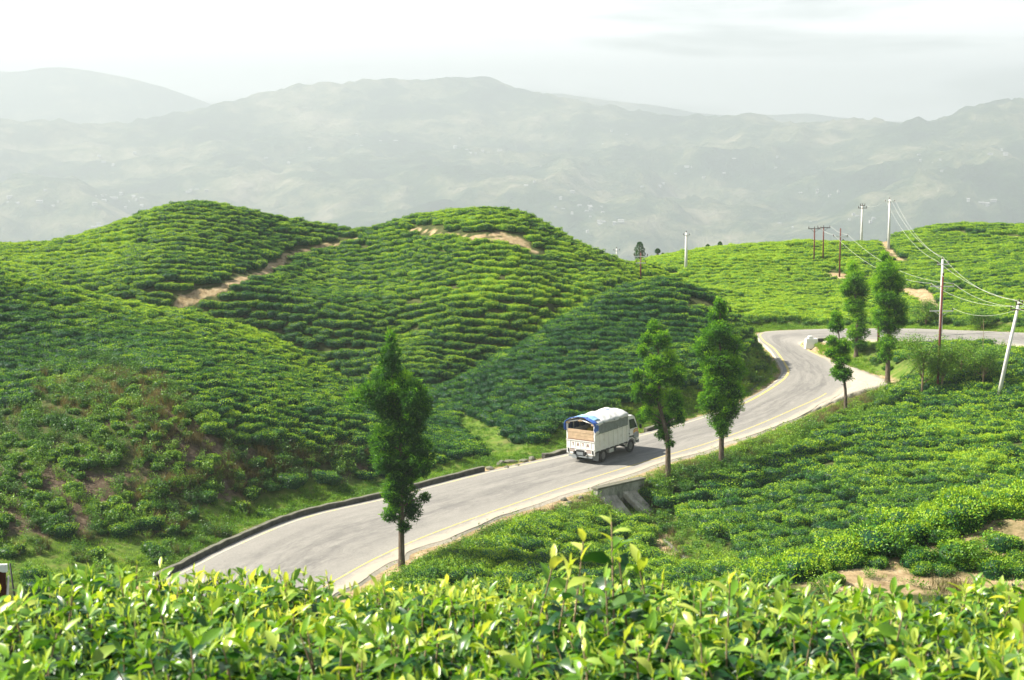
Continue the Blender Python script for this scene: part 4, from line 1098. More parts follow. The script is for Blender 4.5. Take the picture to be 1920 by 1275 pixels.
column_tree('columnar_tree', (1352, 882), 104, [(1348, 570, 9, 15), (1348, 592, 18, 20), (1345, 622, 27, 24), (1323, 650, 22, 24), (1370, 650, 25, 25), (1345, 676, 30, 22), (1374, 690, 24, 26), (1350, 712, 30, 25), (1374, 732, 22, 24), (1340, 742, 26, 28), (1365, 762, 24, 24), (1350, 786, 22, 20), (1354, 806, 13, 12)],
            'dense full spindle shaped tree with short trunk right of the lumpy open tree', 8, base_r=0.19, tint=0.16, fat=1.02)
column_tree('columnar_tree', (1585, 775), 118, [(1567, 590, 11, 11), (1570, 611, 16, 14), (1558, 636, 13, 11), (1578, 645, 17, 15), (1556, 660, 12, 9), (1576, 672, 19, 12), (1587, 655, 10, 12), (1578, 700, 19, 14), (1568, 695, 11, 10), (1588, 698, 11, 11)],
            'smallest roadside tree with thin bent trunk and a round ball of leaves low down', 12, base_r=0.13, tint=0.16)
column_tree('columnar_tree', (1605, 670), 135, [(1600, 500, 11, 15), (1603, 522, 20, 20), (1590, 540, 15, 17), (1616, 545, 17, 20), (1603, 570, 21, 18), (1612, 592, 15, 15), (1612, 620, 19, 18), (1600, 625, 13, 13), (1612, 644, 15, 10)],
            'tall narrow tree just behind the smallest tree at the inner edge of the bend', 14, base_r=0.17, tint=0.20)
column_tree('columnar_tree', (1664, 720), 125, [(1660, 482, 10, 14), (1662, 505, 22, 22), (1650, 530, 20, 22), (1680, 532, 17, 22), (1660, 556, 26, 19), (1683, 577, 20, 20), (1655, 586, 23, 17), (1691, 600, 14, 13), (1668, 612, 24, 17), (1656, 600, 16, 13), (1664, 640, 20, 17), (1661, 665, 14, 15)],
            'tallest tree at the tip of the gravel lay-by with thick bare trunk', 17, base_r=0.21, tint=0.20)

def small_conifer(px, base_py, top_py, halfw, Y, label, seed, stem=0.15):
    rg = np.random.default_rng(seed); b = P(px, base_py, Y); b[2] = max(b[2], h1(b[0], b[1]) - 0.1) if base_py > 480 else b[2]
    s = 3000 / Y; Hh = (base_py - top_py) / s; Wd = halfw / s
    root = empty('small_tree', tuple(b)); tag(root, label, 'tree', 'small trees behind the ridge')
    MB().tube([(0, 0, -3.0), (0, 0, 0), (0, 0, Hh * 0.9)], [0.22, 0.18, 0.03], 6).build('trunk', M['bark'], root)
    n_ = 2600
    t = rg.uniform(0, 1, n_); r = Wd * np.sqrt(np.clip(np.sin(np.clip(t * 1.0, 0, 1) ** 0.7 * math.pi), 0, 1)) * rg.uniform(0.4, 1.05, n_) * (0.93 + 0.1 * np.sin(t * 21 + seed))
    a = rg.uniform(0, 6.283, n_); p = np.stack([np.cos(a) * r, np.sin(a) * r, Hh * (stem + (1 - stem) * t)], 1)
    nrm = unit(np.stack([np.cos(a), np.sin(a), np.full(n_, 0.4)], 1)); ax, sd = frame(nrm, rg, rg.uniform(0.3, 0.9, n_))
    V, F = leaf_quads(p, ax, sd, rg.uniform(0.25, 0.5, n_) * Wd * 0.5, rg.uniform(0.1, 0.2, n_) * Wd * 0.6)
    cr = link('crown', mesh_np('crown', V, F, attrs={'leaf': ('POINT', np.repeat(rg.uniform(0, 0.7, n_), 4))}), M['cedar'], root); cr['tint'] = -0.25
for q in [(1199, 492, 454, 10.5, 226, 'dark oval tree rising behind the ridge beside the thin brown pole', 1, 0.1),
          (1233, 480, 466, 5.5, 226, 'little round-topped tree on a thin stem on the far ridge', 2, 0.35),
          (1243, 480, 474, 3.5, 226, 'tiny low bush poking over the ridge beside the round-topped tree', 5, 0.0),
          (1327, 470, 458, 5.5, 224, 'small broad dark tree peeping over the ridge, left of the pointed one', 3, 0.0),
          (1350, 467, 453, 5.5, 224, 'small pointed dark tree peeping over the ridge crest', 4, 0.0),
          (1581, 458, 449, 3.5, 224, 'tiny tree top peeping over the ridge behind the red-brown pole', 6, 0.0)]: small_conifer(*q)

# airy wild trees among the tea on the right
def airy_tree(px, py, Y, Hh, Rr, label, seed, dens=1.0):
    rg = np.random.default_rng(seed); b = hit(px, py, y0=70)
    root = empty('wild_tree', tuple(b)); tag(root, label, 'tree', 'wild trees in the field')
    t = MB(); tips = []
    t.tube([(0, 0, -0.2), (0.05, 0, Hh * 0.3), (0.1, 0.05, Hh * 0.62)], [0.09, 0.07, 0.04], 7)
    for k_ in range(15):
        z = rg.uniform(0.15, 0.62) * Hh; q = rg.uniform(0, 6.28); e = Vector((math.cos(q) * Rr * rg.uniform(0.5, 1), math.sin(q) * Rr * rg.uniform(0.5, 1), z + rg.uniform(0.15, 0.45) * Hh))
        s0 = Vector((0.08, 0.03, z)); m_ = (s0 + e) / 2 + Vector((0, 0, 0.15)); t.tube([s0, m_, e], [0.035, 0.02, 0.008], 5); tips += [e, m_ * 0.4 + e * 0.6, m_]
    t.build('trunk', M['twig'], root)
    VV = []
    P_ = []
    for e in tips:
        n_ = int(120 * dens); P_.append(np.array(e) + rg.normal(size=(n_, 3)) * np.array([0.32, 0.32, 0.2]))
    p = np.concatenate(P_); n_ = len(p); az = rg.uniform(0, 6.28, n_); el = rg.uniform(-0.3, 0.8, n_)
    ax = np.stack([np.cos(az) * np.cos(el), np.sin(az) * np.cos(el), np.sin(el)], 1); sd = unit(np.cross(ax, rg.normal(size=(n_, 3)) * 0.5 + [0, 0, 1]))
    V, F = leaf_quads(p, ax, sd, rg.uniform(0.08, 0.16, n_), rg.uniform(0.04, 0.08, n_), 0.1)
    cr = link('crown', mesh_np('crown', V, F, attrs={'leaf': ('POINT', np.repeat(rg.uniform(0, 0.9, n_), 4))}), M['scrub'], root); cr['tint'] = 0.0
airy_tree(1728, 742, 118, 4.6, 2.0, 'loose dark green wild tree between the roadside trees and the maroon pole', 31, 1.4)
airy_tree(1765, 735, 118, 3.6, 1.4, 'bushy low tree crowding the foot of the maroon pole', 32, 1.2)
airy_tree(1842, 728, 116, 3.6, 1.9, 'wide wild tree between the maroon pole and the leaning pole', 33, 1.3)
airy_tree(1800, 712, 120, 2.8, 1.4, 'low pale wild tree just behind the wide one', 34, 0.9)
airy_tree(1735, 612, 146, 2.6, 1.3, 'round dark bush tree beyond the road by the yellow bank', 35, 1.4)
airy_tree(1840, 618, 146, 1.6, 1.0, 'low bush tree at the far roadside under the hill', 36, 1.2)
def sapling(px, py, Hh, label, seed):
    rg = np.random.default_rng(seed); b = hit(px, py, y0=70); root = empty('sapling', tuple(b)); tag(root, label, 'sapling', 'thin saplings among the tea')
    MB().tube([(0, 0, -0.2), (0.05, 0, Hh * 0.5), (0.02, 0, Hh)], [0.035, 0.025, 0.008], 6).build('stem', M['twig'], root)
    V, F, lf = sprigs(seed, 8, 0.5, Hh * 0.98, 0.10, 0.045, 22)
    o = link('foliage', mesh_np('foliage', V, F, attrs={'leaf': ('POINT', lf)}), M['scrub'], root); o['tint'] = 0.1
sapling(1840, 712, 4.6, 'thin tall sapling with sparse leaves left of the leaning pole', 41)
sapling(1825, 722, 2.2, 'short sapling with pale leaves beside the thin tall one', 42)

# ================================================================ POLES AND WIRES
def insulator(mb, x, y, z, mi, h_=0.22, r=0.06):
    mb.tube([(x, y, z), (x, y, z + h_ * 0.4), (x, y, z + h_ * 0.45), (x, y, z + h_)], [r * 0.5, r * 0.5, r, r * 0.55], 7, mi=mi)
def concrete_pole(base, Hh, label, lean=(0, 0), arms=((0.25, 0.9),), r0=0.15, r1=0.09, name='concrete_pole', mt='pole_conc', az=0.0, grp='concrete poles', armm='galv', topins=True):
    root = empty(name, tuple(base), az); tag(root, label, 'utility pole', grp)
    tp = Vector((lean[0], lean[1], Hh))
    MB().tube([(0, 0, -0.4), tuple(tp * 0.5), tuple(tp)], [r0, (r0 + r1) / 2, r1], 12).build('shaft', M[mt], root)
    ends = []
    for drop, half in arms:
        c = tp * (1 - drop / Hh)
        a = MB(); a.box((c.x, c.y - r1 - 0.04, c.z), (half * 2, 0.08, 0.09))
        if half > 0.6:
            for s_ in (-1, 1): a.tube([(c.x, c.y - r1 - 0.03, c.z - 0.45), (c.x + s_ * half * 0.6, c.y - r1 - 0.04, c.z - 0.04)], 0.02, 5)
        arm = a.build('crossarm', M[armm], root)
        for s_ in (-1, 1):
            i_ = MB(); insulator(i_, c.x + s_ * half * 0.93, c.y - r1 - 0.04, c.z + 0.045, 0); i_.build('insulator', M['insul'], arm)
            ends.append(Vector(root.location) + Matrix.Rotation(az, 3, 'Z') @ Vector((c.x + s_ * half * 0.93, c.y - r1 - 0.04, c.z + 0.26)))
    if topins:
        i_ = MB(); insulator(i_, tp.x, tp.y, tp.z, 0); i_.build('insulator', M['insul'], root); ends.append(Vector(root.location) + Matrix.Rotation(az, 3, 'Z') @ Vector((tp.x, tp.y, tp.z + 0.2)))
    return root, ends
def ph(px, base, top):     # pole height from the survey
    b = hit(px, base, y0=70); return b, (base - top) * b[1] / 3000.0
b, h_ = ph(1286, 511, 436); _, e1285 = concrete_pole(b, h_, 'slender white concrete pole standing alone on the bright tea hillside', arms=((0.35, 0.35),), r0=0.19, r1=0.12)
b = P(1615, 462, 202); b[2] -= 0.2; _, e1615 = concrete_pole(b, 80 * 202 / 3000, 'white concrete pole on the ridge with a cluster of insulators at its top', arms=((0.35, 0.55), (0.05, 0.3)), r0=0.17, r1=0.12, armm='insul')
b, h_ = ph(1666, 468, 374); _, e1665 = concrete_pole(b, h_, 'tallest white concrete pole with short crossarm, right of the ridge pole', arms=((0.3, 0.6),), r0=0.17, r1=0.12)
b = P(1156, 503, 210); _, e1155 = concrete_pole(b, 37 * 210 / 3000, 'tiny pale pole beyond the dip between the hills', arms=((0.3, 0.4),), r0=0.11, r1=0.08)
b, h_ = ph(1201, 532, 474); _, e1200 = concrete_pole(b, h_, 'thin brown pole in the dip below the dark oval tree', arms=((0.35, 0.7), (1.0, 0.5)), r0=0.09, r1=0.06, name='steel_pole', mt='pole_red', grp='red brown steel poles')
b, h_ = ph(1526, 494, 428); ba = b; _, e1 = concrete_pole(b, h_, 'left brown pole of the joined pair on the hillside', arms=((0.05, 0.75),), r0=0.09, r1=0.07, name='steel_pole', mt='pole_red', grp='red brown steel poles', armm='insul')
b, h_ = ph(1543, 490, 426); _, e2 = concrete_pole(b, h_, 'right brown pole of the joined pair on the hillside', arms=((0.05, 0.75),), r0=0.09, r1=0.07, name='steel_pole', mt='pole_red', grp='red brown steel poles', armm='insul')
b, h_ = ph(1574, 519, 428); _, e3 = concrete_pole(b, h_, 'single red-brown pole with a wide V of insulators above the bare soil patch', arms=((0.95, 0.85),), r0=0.10, r1=0.07, name='steel_pole', mt='pole_red', grp='red brown steel poles', armm='galv', topins=False)
b, h_ = ph(1647, 642, 605); _, e4 = concrete_pole(b, max(h_, 1.0) + 2.2, 'red-brown pole half hidden between two roadside trees', arms=(), r0=0.12, r1=0.10, name='steel_pole', mt='pole_red', grp='red brown steel poles', topins=False)
b, h_ = ph(1757, 740, 515); bred = b; rp, e5 = concrete_pole(b, h_, 'tall maroon pole with two pale crossarms in the tea field below the road', lean=(0.16, 0), arms=((0.0, 0.02),), r0=0.105, r1=0.075, name='steel_pole', mt='pole_red', grp='red brown steel poles', topins=False)
b, h_ = ph(1763, 632, 498); rp2, e6 = concrete_pole(b, (634 - 487) * b[1] / 3000, 'concrete pole standing directly behind the maroon pole by the far road', arms=((0.45, 0.5), (2.4, 1.05), (4.6, 1.05)), r0=0.17, r1=0.10)
b, h_ = ph(1869, 752, 568); wl = 188 * b[1] / 3000; rp3, e7 = concrete_pole(b, wl, 'thick white concrete pole leaning to the right in the tea field', lean=(38 * b[1] / 3000, 0.3), arms=((0.55, 0.55), (0.15, 0.25)), r0=0.165, r1=0.10, armm='insul')
def wire(a, b, sag, label, grp='overhead wires', r=0.009):
    a = Vector(a); b = Vector(b); pts = []
    for k_ in range(25):
        t = k_ / 24; p = a.lerp(b, t); p.z -= sag * 4 * t * (1 - t); pts.append(p)
    o = MB().tube(pts, r, 5).build('overhead_wire', M['wire'])
    tag(o, label, 'wire', grp)
lw = 'pale sagging wire running from the twin-armed pole to the leaning white pole'
for i_, j_, sg in ((2, 0, 0.55), (3, 1, 0.6), (5, 1, 0.7), (6, 3, 0.9), (0, 2, 0.5)): wire(e6[i_], e7[j_], sg, lw, 'wires to the leaning pole', 0.009)
offp = Vector(P(2080, 560, 100))
for k_, e in enumerate(e7[:4]): wire(e, offp + Vector((k_ * 0.3, 0, -0.2 * k_)), 0.8, 'pale wire leaving the leaning pole and passing out of view', 'wires beyond the leaning pole', 0.009)
up = e1665
for i_, j_ in ((0, 0), (1, 1), (2, 6)): wire(up[i_], e6[j_], 1.1, 'thin wire swooping over the far hill from the tallest pole to the twin-armed pole', 'wires over the far hill', 0.009)
for i_, j_ in ((0, 2), (1, 3)): wire(e3[i_], e4[0] if e4 else e6[j_], 1.2, 'thin wire falling from the V-armed pole behind the roadside trees', 'wires behind the trees', 0.009)
for i_ in (0, 1): wire(e3[i_], e2[i_], 0.25, 'thin wire from the joined pole pair to the V-armed pole', 'wires between the brown poles', 0.010)
wire(e1615[1], e1665[0], 0.4, 'thin wire between the two tall white poles on the ridge', 'wires on the ridge', 0.008)
for i_ in (0, 1): wire(e1285[i_], e1[i_], 1.3, 'thin wire crossing the valley air from the lone slender pole to the joined pair', 'wires across the ridge', 0.005)

# ================================================================ ROADSIDE MASONRY
def wall_along(A, w_, h_, down, name, label, cat, rough=0.03, seed=0, inner=None, grp=None):
    """low masonry wall following a line; A: left edge points, w_ outwards"""
    rg = random.Random(seed); A = resample(A, 0.6); root = empty(name, tuple(A[0]))
    tag(root, label, cat, grp); b = MB(); c = MB(); O = A[0]
    prof = []
    for i in range(len(A)):
        t = A[min(i + 1, len(A) - 1)] - A[max(i - 1, 0)]; t[2] = 0; t /= np.linalg.norm(t); nrm = np.array([-t[1], t[0], 0])
        hh = h_ + rg.uniform(-rough, rough); a0 = A[i] - O; k_ = rg.uniform(-rough, rough) * 0.6
        prof.append((a0 + nrm * k_, a0 + nrm * (w_ + k_), hh))
    n_ = len(prof)
    vs = []; cs = []
    for p, q, hh in prof:
        vs += [p + [0, 0, -down], p + [0, 0, hh], q + [0, 0, hh], q + [0, 0, -down]]
        cs += [p + [0, 0, hh + .002] + (p - q) * 0.12, p + [0, 0, hh + 0.06] + (p - q) * 0.12, q + [0, 0, hh + 0.06], q + [0, 0, hh + .002]]
    fs = []
    for i in range(n_ - 1):
        for k_ in range(4):
            a = i * 4 + k_; b_ = i * 4 + (k_ + 1) % 4; fs.append((a, a + 4, b_ + 4, b_))
    fs += [(0, 1, 2, 3), (n_ * 4 - 1, n_ * 4 - 2, n_ * 4 - 3, n_ * 4 - 4)]
    b.add(vs, fs); c.add(cs, fs)
    b.build('wall_body', M['masonry'], root); c.build('coping', M['masonry_top'], root)
    return root
def shift(i0, i1, off): return at_u(i0, i1, off, 'L')
wall_along(shift(14 * 2 - 10, 14 * 6 + 2, -0.12), 0.24, 0.22, 0.4, 'low_wall', 'long low dark stone wall edging the left side of the road', 'wall', 0.03, 1)
wall_along(shift(14 * 7 - 3, 14 * 7 + 2, -0.2), 0.35, 0.16, 0.4, 'low_wall', 'short broken stub of stone kerb on the left edge just behind the truck', 'wall', 0.05, 2)
wall_along(shift(14 * 8 + 2, 14 * 9 - 1, -0.15), 0.3, 0.2, 0.4, 'low_wall', 'low dark wall remnant behind the lumpy open tree', 'wall', 0.05, 3)
wall_along(shift(14 * 10 + 3, 14 * 13 - 2, -0.9), 0.35, -0.02, 0.5, 'low_wall', 'dark sunken drain wall curving round the outside of the bend', 'wall', 0.05, 4)
# broken stones beside the drain mouth
srg = random.Random(8)
def rock(q, s_, label, grp):
    bm = bmesh.new(); bmesh.ops.create_icosphere(bm, subdivisions=2, radius=0.5)
    for v in bm.verts:
        v.co.x *= s_[0] * srg.uniform(0.8, 1.15); v.co.y *= s_[1] * srg.uniform(0.8, 1.15); v.co.z *= s_[2] * srg.uniform(0.8, 1.1)
    me = bpy.data.meshes.new('rock'); bm.to_mesh(me); bm.free()
    o = link('rock', me, M['masonry_top']); o.location = q; o.rotation_euler = (srg.uniform(-.2, .2), srg.uniform(-.2, .2), srg.uniform(0, 3)); tag(o, label, 'rock', grp)
for px, py, s_ in [(938, 872, (1.2, .5, .4)), (958, 868, (1.0, .6, .35)), (982, 866, (.8, .5, .3)), (997, 862, (.9, .4, .3)), (918, 880, (.9, .5, .3)), (950, 880, (.7, .4, .35)), (970, 876, (.6, .4, .3))]:
    q = hit(px, py, y0=70); rock((q[0], q[1], q[2] + 0.08), s_, 'broken grey stone block lying at the collapsed drain on the left road edge', 'broken stones at the drain')
for px, py, s_ in [(705, 1053, (.25, .2, .18)), (1088, 935, (.5, .4, .3)), (1068, 945, (.4, .3, .3)), (1128, 930, (.5, .35, .3)), (1057, 938, (.6, .4, .3))]:
    q = hit(px, py, y0=70); rock((q[0], q[1], q[2] + 0.05), s_, 'pale stone on the eroded verge below the yellow line', 'stones on the verge')
# concrete headwall with two wing slabs
hwA, hwB = HWA, HWB
dv = Vector(hwB - hwA); dv.z = 0; L_ = dv.length; ang = math.atan2(dv.y, dv.x)
hroot = empty('culvert_headwall', tuple(hwA), ang); tag(hroot, 'concrete culvert headwall with two sloping wing slabs below the right verge', 'headwall')
b = MB(); b.box((L_ / 2, -0.2, -1.35), (L_, 0.36, 2.7)); b.build('wall_body', M['concrete'], hroot, 0.03)
b = MB(); b.box((L_ / 2, -0.17, 0.06), (L_ + 0.12, 0.56, 0.12)); b.build('coping', M['masonry_top'], hroot, 0.02)
for x0, x1, x2, x3 in ((0.15, 1.75, 2.15, 0.85), (2.35, 3.6, 4.3, 3.1)):
    b = MB(); top = -0.45; bot = -2.15; off = -1.9
    V_ = [(x0, -0.39, top), (x1, -0.39, top - 0.1), (x2, off, bot), (x3, off, bot + 0.15)]
    b.add(V_ + [(x, y, z - 0.35) for x, y, z in V_], [(3, 2, 1, 0), (4, 5, 6, 7), (0, 1, 5, 4), (1, 2, 6, 5), (2, 3, 7, 6), (3, 0, 4, 7)])
    b.build('wing_slab', M['slab'], hroot, 0.02)
# pale channel running down from it
chl = [tuple(q) for q in hl([(1180, 952), (1200, 968), (1222, 992), (1250, 1018), (1275, 1040), (1300, 1062)], y0=78)]
b = MB(); b.tube([(x, y, z + 0.02) for x, y, z in chl], 0.13, 6); o = b.build('drain_channel', M['masonry_top']); tag(o, 'narrow pale concrete drain lip running downhill from the headwall', 'drain')
# white end block and dark parapet at the inside of the bend
wb = hit(1521, 655, y0=100); wroot = empty('parapet', (wb[0], wb[1], wb[2] + 0.12), R(8)); tag(wroot, 'short bridge parapet inside the bend with whitewashed end block and black face', 'parapet')
b = MB(); b.box((0, 0, 0.42), (1.25, 0.5, 0.94), taper=0.86); b.box((-0.12, 0, 0.98), (0.5, 0.42, 0.28), taper=0.7); b.build('end_block', M['whitewash'], wroot, 0.04)
b = MB(); b.box((2.25, 0.06, 0.32), (3.2, 0.32, 1.05)); b.build('parapet_face', M['black_stone'], wroot, 0.02)
b = MB(); b.box((2.25, 0.06, 0.88), (3.26, 0.38, 0.07)); b.build('coping', M['concrete'], wroot, 0.01)

# ================================================================ TRUCK
TH = R(37.0)                                  # heading, clockwise from +Y
hx = Vector((math.sin(TH), math.cos(TH), 0)); lx = Vector((-math.cos(TH), math.sin(TH), 0))
con = Pz(1131, 864, -20.35)
rootp = Vector(con) + lx * 1.05
_, zz = pave_near(np.array([rootp.x]), np.array([rootp.y]))
truck = empty('cargo_truck', (rootp.x, rootp.y, float(zz[0]) + 0.02), math.pi / 2 - TH)
pf = rootp + hx * 3.2; _, zf = pave_near(np.array([pf.x]), np.array([pf.y]))
truck.rotation_euler = (0, -math.atan2(float(zf[0] - zz[0]), 3.2), math.pi / 2 - TH)
tag(truck, 'small white cargo truck with blue and grey tarpaulin roof driving away uphill', 'truck')
X0, X1, HW = -1.05, 2.90, 1.12               # body from tail to bulkhead, half width (x forward, y left)
Z0, Z1, ZE, ZR = 0.86, 2.12, 2.72, 3.08
def part(mb, name, mts, par=truck, bev=0.0): return mb.build(name, mts, par, bev)
b = MB()
for s_ in (-1, 1): b.box((1.55, s_ * 0.42, 0.72), (5.7, 0.10, 0.2))
for x in (-0.95, 0.4, 1.8, 3.2): b.box((x, 0, 0.72), (0.1, 0.84, 0.16))
b.box((1.9, 0.72, 0.62), (0.9, 0.4, 0.42)); b.box((1.6, -0.68, 0.62), (0.6, 0.36, 0.36))
b.tube([(0, -0.95, 0.5), (0, 0.95, 0.5)], 0.09, 8); b.tube([(3.2, -0.95, 0.47), (3.2, 0.95, 0.47)], 0.07, 8)
part(b, 'chassis', M['t_black'])
b = MB(); b.box((1.0, -0.93, 0.6), (0.55, 0.3, 0.3)); part(b, 'fuel_tank', M['galv'], bev=0.05)
# cargo body: ribbed steel sides
b = MB(); b.box(((X0 + X1) / 2, 0, Z0 + 0.03), (X1 - X0, HW * 2 - 0.1, 0.10))
part(b, 'cargo_floor', M['wood_in'])
for s_ in (-1, 1):
    b = MB(); b.box(((X0 + X1) / 2, s_ * (HW - 0.035), (Z0 + Z1) / 2), (X1 - X0, 0.04, Z1 - Z0))
    nR = 7
    for i in range(nR + 1):
        x = X0 + 0.04 + i * (X1 - X0 - 0.08) / nR; b.box((x, s_ * (HW + 0.012), (Z0 + Z1) / 2), (0.09, 0.055, Z1 - Z0 + 0.02))
    for i in range(9):
        z = Z0 + 0.07 + i * (Z1 - Z0 - 0.14) / 8; b.box(((X0 + X1) / 2, s_ * (HW - 0.006), z), (X1 - X0 - 0.02, 0.03, 0.035))
    b.box(((X0 + X1) / 2, s_ * (HW - 0.01), Z0 - 0.045), (X1 - X0, 0.08, 0.09), 1)
    part(b, 'side_panel', [M['t_white'], M['t_black']])
b = MB(); b.box((X1 - 0.02, 0, (Z0 + ZE) / 2), (0.05, HW * 2 - 0.1, ZE - Z0)); part(b, 'bulkhead', M['t_white'])
b = MB()
for s_ in (-1, 1): b.box((X0 + 0.03, s_ * (HW - 0.03), (Z1 + ZE) / 2 - 0.3), (0.10, 0.09, ZE - Z1 + 0.6 + 0.02))
for s_ in (-1, 1):
    b.tube([(X0 + 0.0, s_ * (HW - 0.02), ZE), (X0, 0, ZR - 0.12)], 0.045, 6)
part(b, 'rear_frame', M['t_white'])
b = MB()
for s_ in (-1, 1): b.box((X0 - 0.01, s_ * (HW - 0.10), ZE - 0.03), (0.09, 0.28, 0.13))
b.box((X0 - 0.02, 0, ZR - 0.17), (0.1, 0.3, 0.12)); b.box((X0 + 0.3, 0, ZR - 0.16), (0.8, 0.06, 0.06))
part(b, 'rear_hoop_wood', M['wood'])
b = MB()
for x in np.linspace(X0 + 0.65, X1 - 0.3, 5):
    for s_ in (-1, 1): b.box((x, s_ * (HW - 0.09), (Z1 + ZE) / 2), (0.07, 0.05, ZE - Z1))
    b.tube([(x, -(HW - 0.09), ZE), (x, 0, ZR - 0.1), (x, HW - 0.09, ZE)], 0.03, 5)
part(b, 'roof_hoops', M['galv'])
# tailgate with lettering and number board
tg = MB(); zt = 1.56; tg.box((X0 - 0.03, 0, (0.62 + zt) / 2), (0.06, HW * 2 + 0.02, zt - 0.62))
for y in (-0.84, -0.42, 0.0, 0.42, 0.84): tg.box((X0 - 0.07, y, 1.28), (0.03, 0.035, 0.5))
tg.box((X0 - 0.075, 0, zt - 0.02), (0.05, HW * 2 + 0.03, 0.05)); tg.box((X0 - 0.07, 0, 1.0), (0.03, HW * 2, 0.04))
tgo = part(tg, 'tailgate', M['t_white'])
b = MB()
b.box((X0 - 0.06, 0, zt + 0.03), (0.05, HW * 2 - 0.02, 0.022)); part(b, 'tailgate_rail', M['letter'])
b = MB()
for i, z in enumerate((1.73, 1.95, 2.17)): b.box((X0 - 0.01 + 0.012 * (i % 2), 0, z), (0.05, HW * 2 - 0.16, 0.208))
part(b, 'timber_boards', M['wood'])
# letters T A T A, made of strokes; y axis is to the truck's left, seen from behind left is left
def stroke(mb, y0, z0, y1, z1, w_=0.035, x=X0 - 0.072):
    d = Vector((0, y1 - y0, z1 - z0)); L__ = d.length; a = math.atan2(z1 - z0, y1 - y0)
    mb.box((x, (y0 + y1) / 2, (z0 + z1) / 2), (0.014, L__, w_), M=Matrix.Rotation(a, 3, 'X'))
b = MB(); zc = 1.17; hh = 0.21; hw_ = 0.075
for k_, ch in enumerate('TATA'):
    yc = 0.60 - k_ * 0.40
    if ch == 'T':
        stroke(b, yc - hw_, zc + hh, yc + hw_, zc + hh); stroke(b, yc, zc, yc, zc + hh)
    else:
        stroke(b, yc + hw_, zc, yc, zc + hh + 0.015); stroke(b, yc - hw_, zc, yc, zc + hh + 0.015); stroke(b, yc - hw_ * .55, zc + 0.07, yc + hw_ * .55, zc + 0.07)
part(b, 'lettering', M['letter'], tgo)
# small unreadable rows of marks either side (phone / permit panels)
mrg = random.Random(4)
b = MB()
for cy in (0.68, -0.66):
    for r_ in range(3):
        y = cy + 0.17
        while y > cy - 0.18:
            w__ = mrg.uniform(0.02, 0.05); b.box((X0 - 0.066, y, 0.92 - r_ * 0.075), (0.008, w__, 0.045)); y -= w__ + 0.018
part(b, 'small_markings', M['letter'], tgo)
b = MB(); b.box((X0 - 0.10, 0.02, 0.70), (0.06, 0.64, 0.30)); b.box((X0 - 0.09, 0.02, 0.885), (0.05, 0.62, 0.05)); part(b, 'number_board', M['t_black'])
b = MB(); b.box((X0 - 0.135, 0.02, 0.68), (0.01, 0.52, 0.20)); part(b, 'number_plate', M['t_grey'])
for s_ in (-1, 1):
    b = MB(); b.box((X0 - 0.085, s_ * 0.98, 0.82), (0.05, 0.075, 0.24)); part(b, 'rear_lamp', M['t_black'])
b = MB(); b.box((X0 - 0.05, 0, 0.47), (0.12, 1.9, 0.10)); b.box((X0 + 0.03, 0.5, 0.55), (0.05, 0.06, 0.2)); b.box((X0 + 0.03, -0.5, 0.55), (0.05, 0.06, 0.2)); part(b, 'rear_bumper', M['t_grey'])
for s_ in (-1, 1):
    b = MB(); b.box((-0.56, s_ * 0.86, 0.46), (0.03, 0.42, 0.6), M=Matrix.Rotation(0.12, 3, 'Y')); part(b, 'mudflap', M['t_grey'])
b = MB()
for x, y, s_ in ((0.3, -0.5, 0.34), (0.9, -0.3, 0.4), (0.6, 0.2, 0.36), (1.5, -0.5, 0.42), (1.7, 0.3, 0.4), (2.3, 0.0, 0.45), (1.1, -0.75, 0.3)):
    bm = bmesh.new(); bmesh.ops.create_icosphere(bm, subdivisions=2, radius=1)
    vs = [(x + v.co.x * s_ * 1.2, y + v.co.y * s_, 1.95 + v.co.z * s_ * 0.55) for v in bm.verts]; fs = [[w_.index for w_ in f.verts] for f in bm.faces]; b.add(vs, fs, True); bm.free()
b.box(((X0 + X1) / 2 + 0.3, 0, 1.4), (3.1, 2.0, 0.95), 1)
part(b, 'load', [M['sack'], M['wood_in']])
# tarpaulin: arched sheet draped over hoops, wrinkled
def tarp_sheet(xa, xb, prof, nx_, name, mt, amp, seed, par=truck, thick=0.025):
    prof = catmull(np.array([(0, y, z) for y, z in prof]), 4)[:, 1:]
    k_ = len(prof); V_ = []
    for i in range(nx_ + 1):
        x = xa + (xb - xa) * i / nx_
        for j, (y, z) in enumerate(prof):
            nz_ = amp * float(fbm(np.array([x * 2.6 + seed]), np.array([j * 0.42]), 3, seed)[0])
            sagg = 0.035 * math.sin((x - X0 - 0.65) / ((X1 - X0 - 0.9) / 4) * math.pi) ** 2
            V_.append((x + 0.3 * nz_, y + (nz_ if abs(y) > HW * 0.9 else 0) * (1 if y > 0 else -1), z + (nz_ - sagg if abs(y) < HW * 0.9 else 0)))
    n0 = len(V_)
    inner = [(x, y * (1 - thick / HW), z - thick) for x, y, z in V_]
    fs = [(i * k_ + j, (i + 1) * k_ + j, (i + 1) * k_ + j + 1, i * k_ + j + 1) for i in range(nx_) for j in range(k_ - 1)]
    fi = [tuple(n0 + q for q in reversed(f)) for f in fs]
    rim = []
    for i in range(nx_): rim += [(i * k_, n0 + i * k_, n0 + (i + 1) * k_, (i + 1) * k_), (i * k_ + k_ - 1, (i + 1) * k_ + k_ - 1, n0 + (i + 1) * k_ + k_ - 1, n0 + i * k_ + k_ - 1)]
    for j in range(k_ - 1): rim += [(j, j + 1, n0 + j + 1, n0 + j), (nx_ * k_ + j, n0 + nx_ * k_ + j, n0 + nx_ * k_ + j + 1, nx_ * k_ + j + 1)]
    b = MB(); b.add(V_ + inner, fs + fi + rim, True)
    return b.build(name, mt, par)
side = HW + 0.05
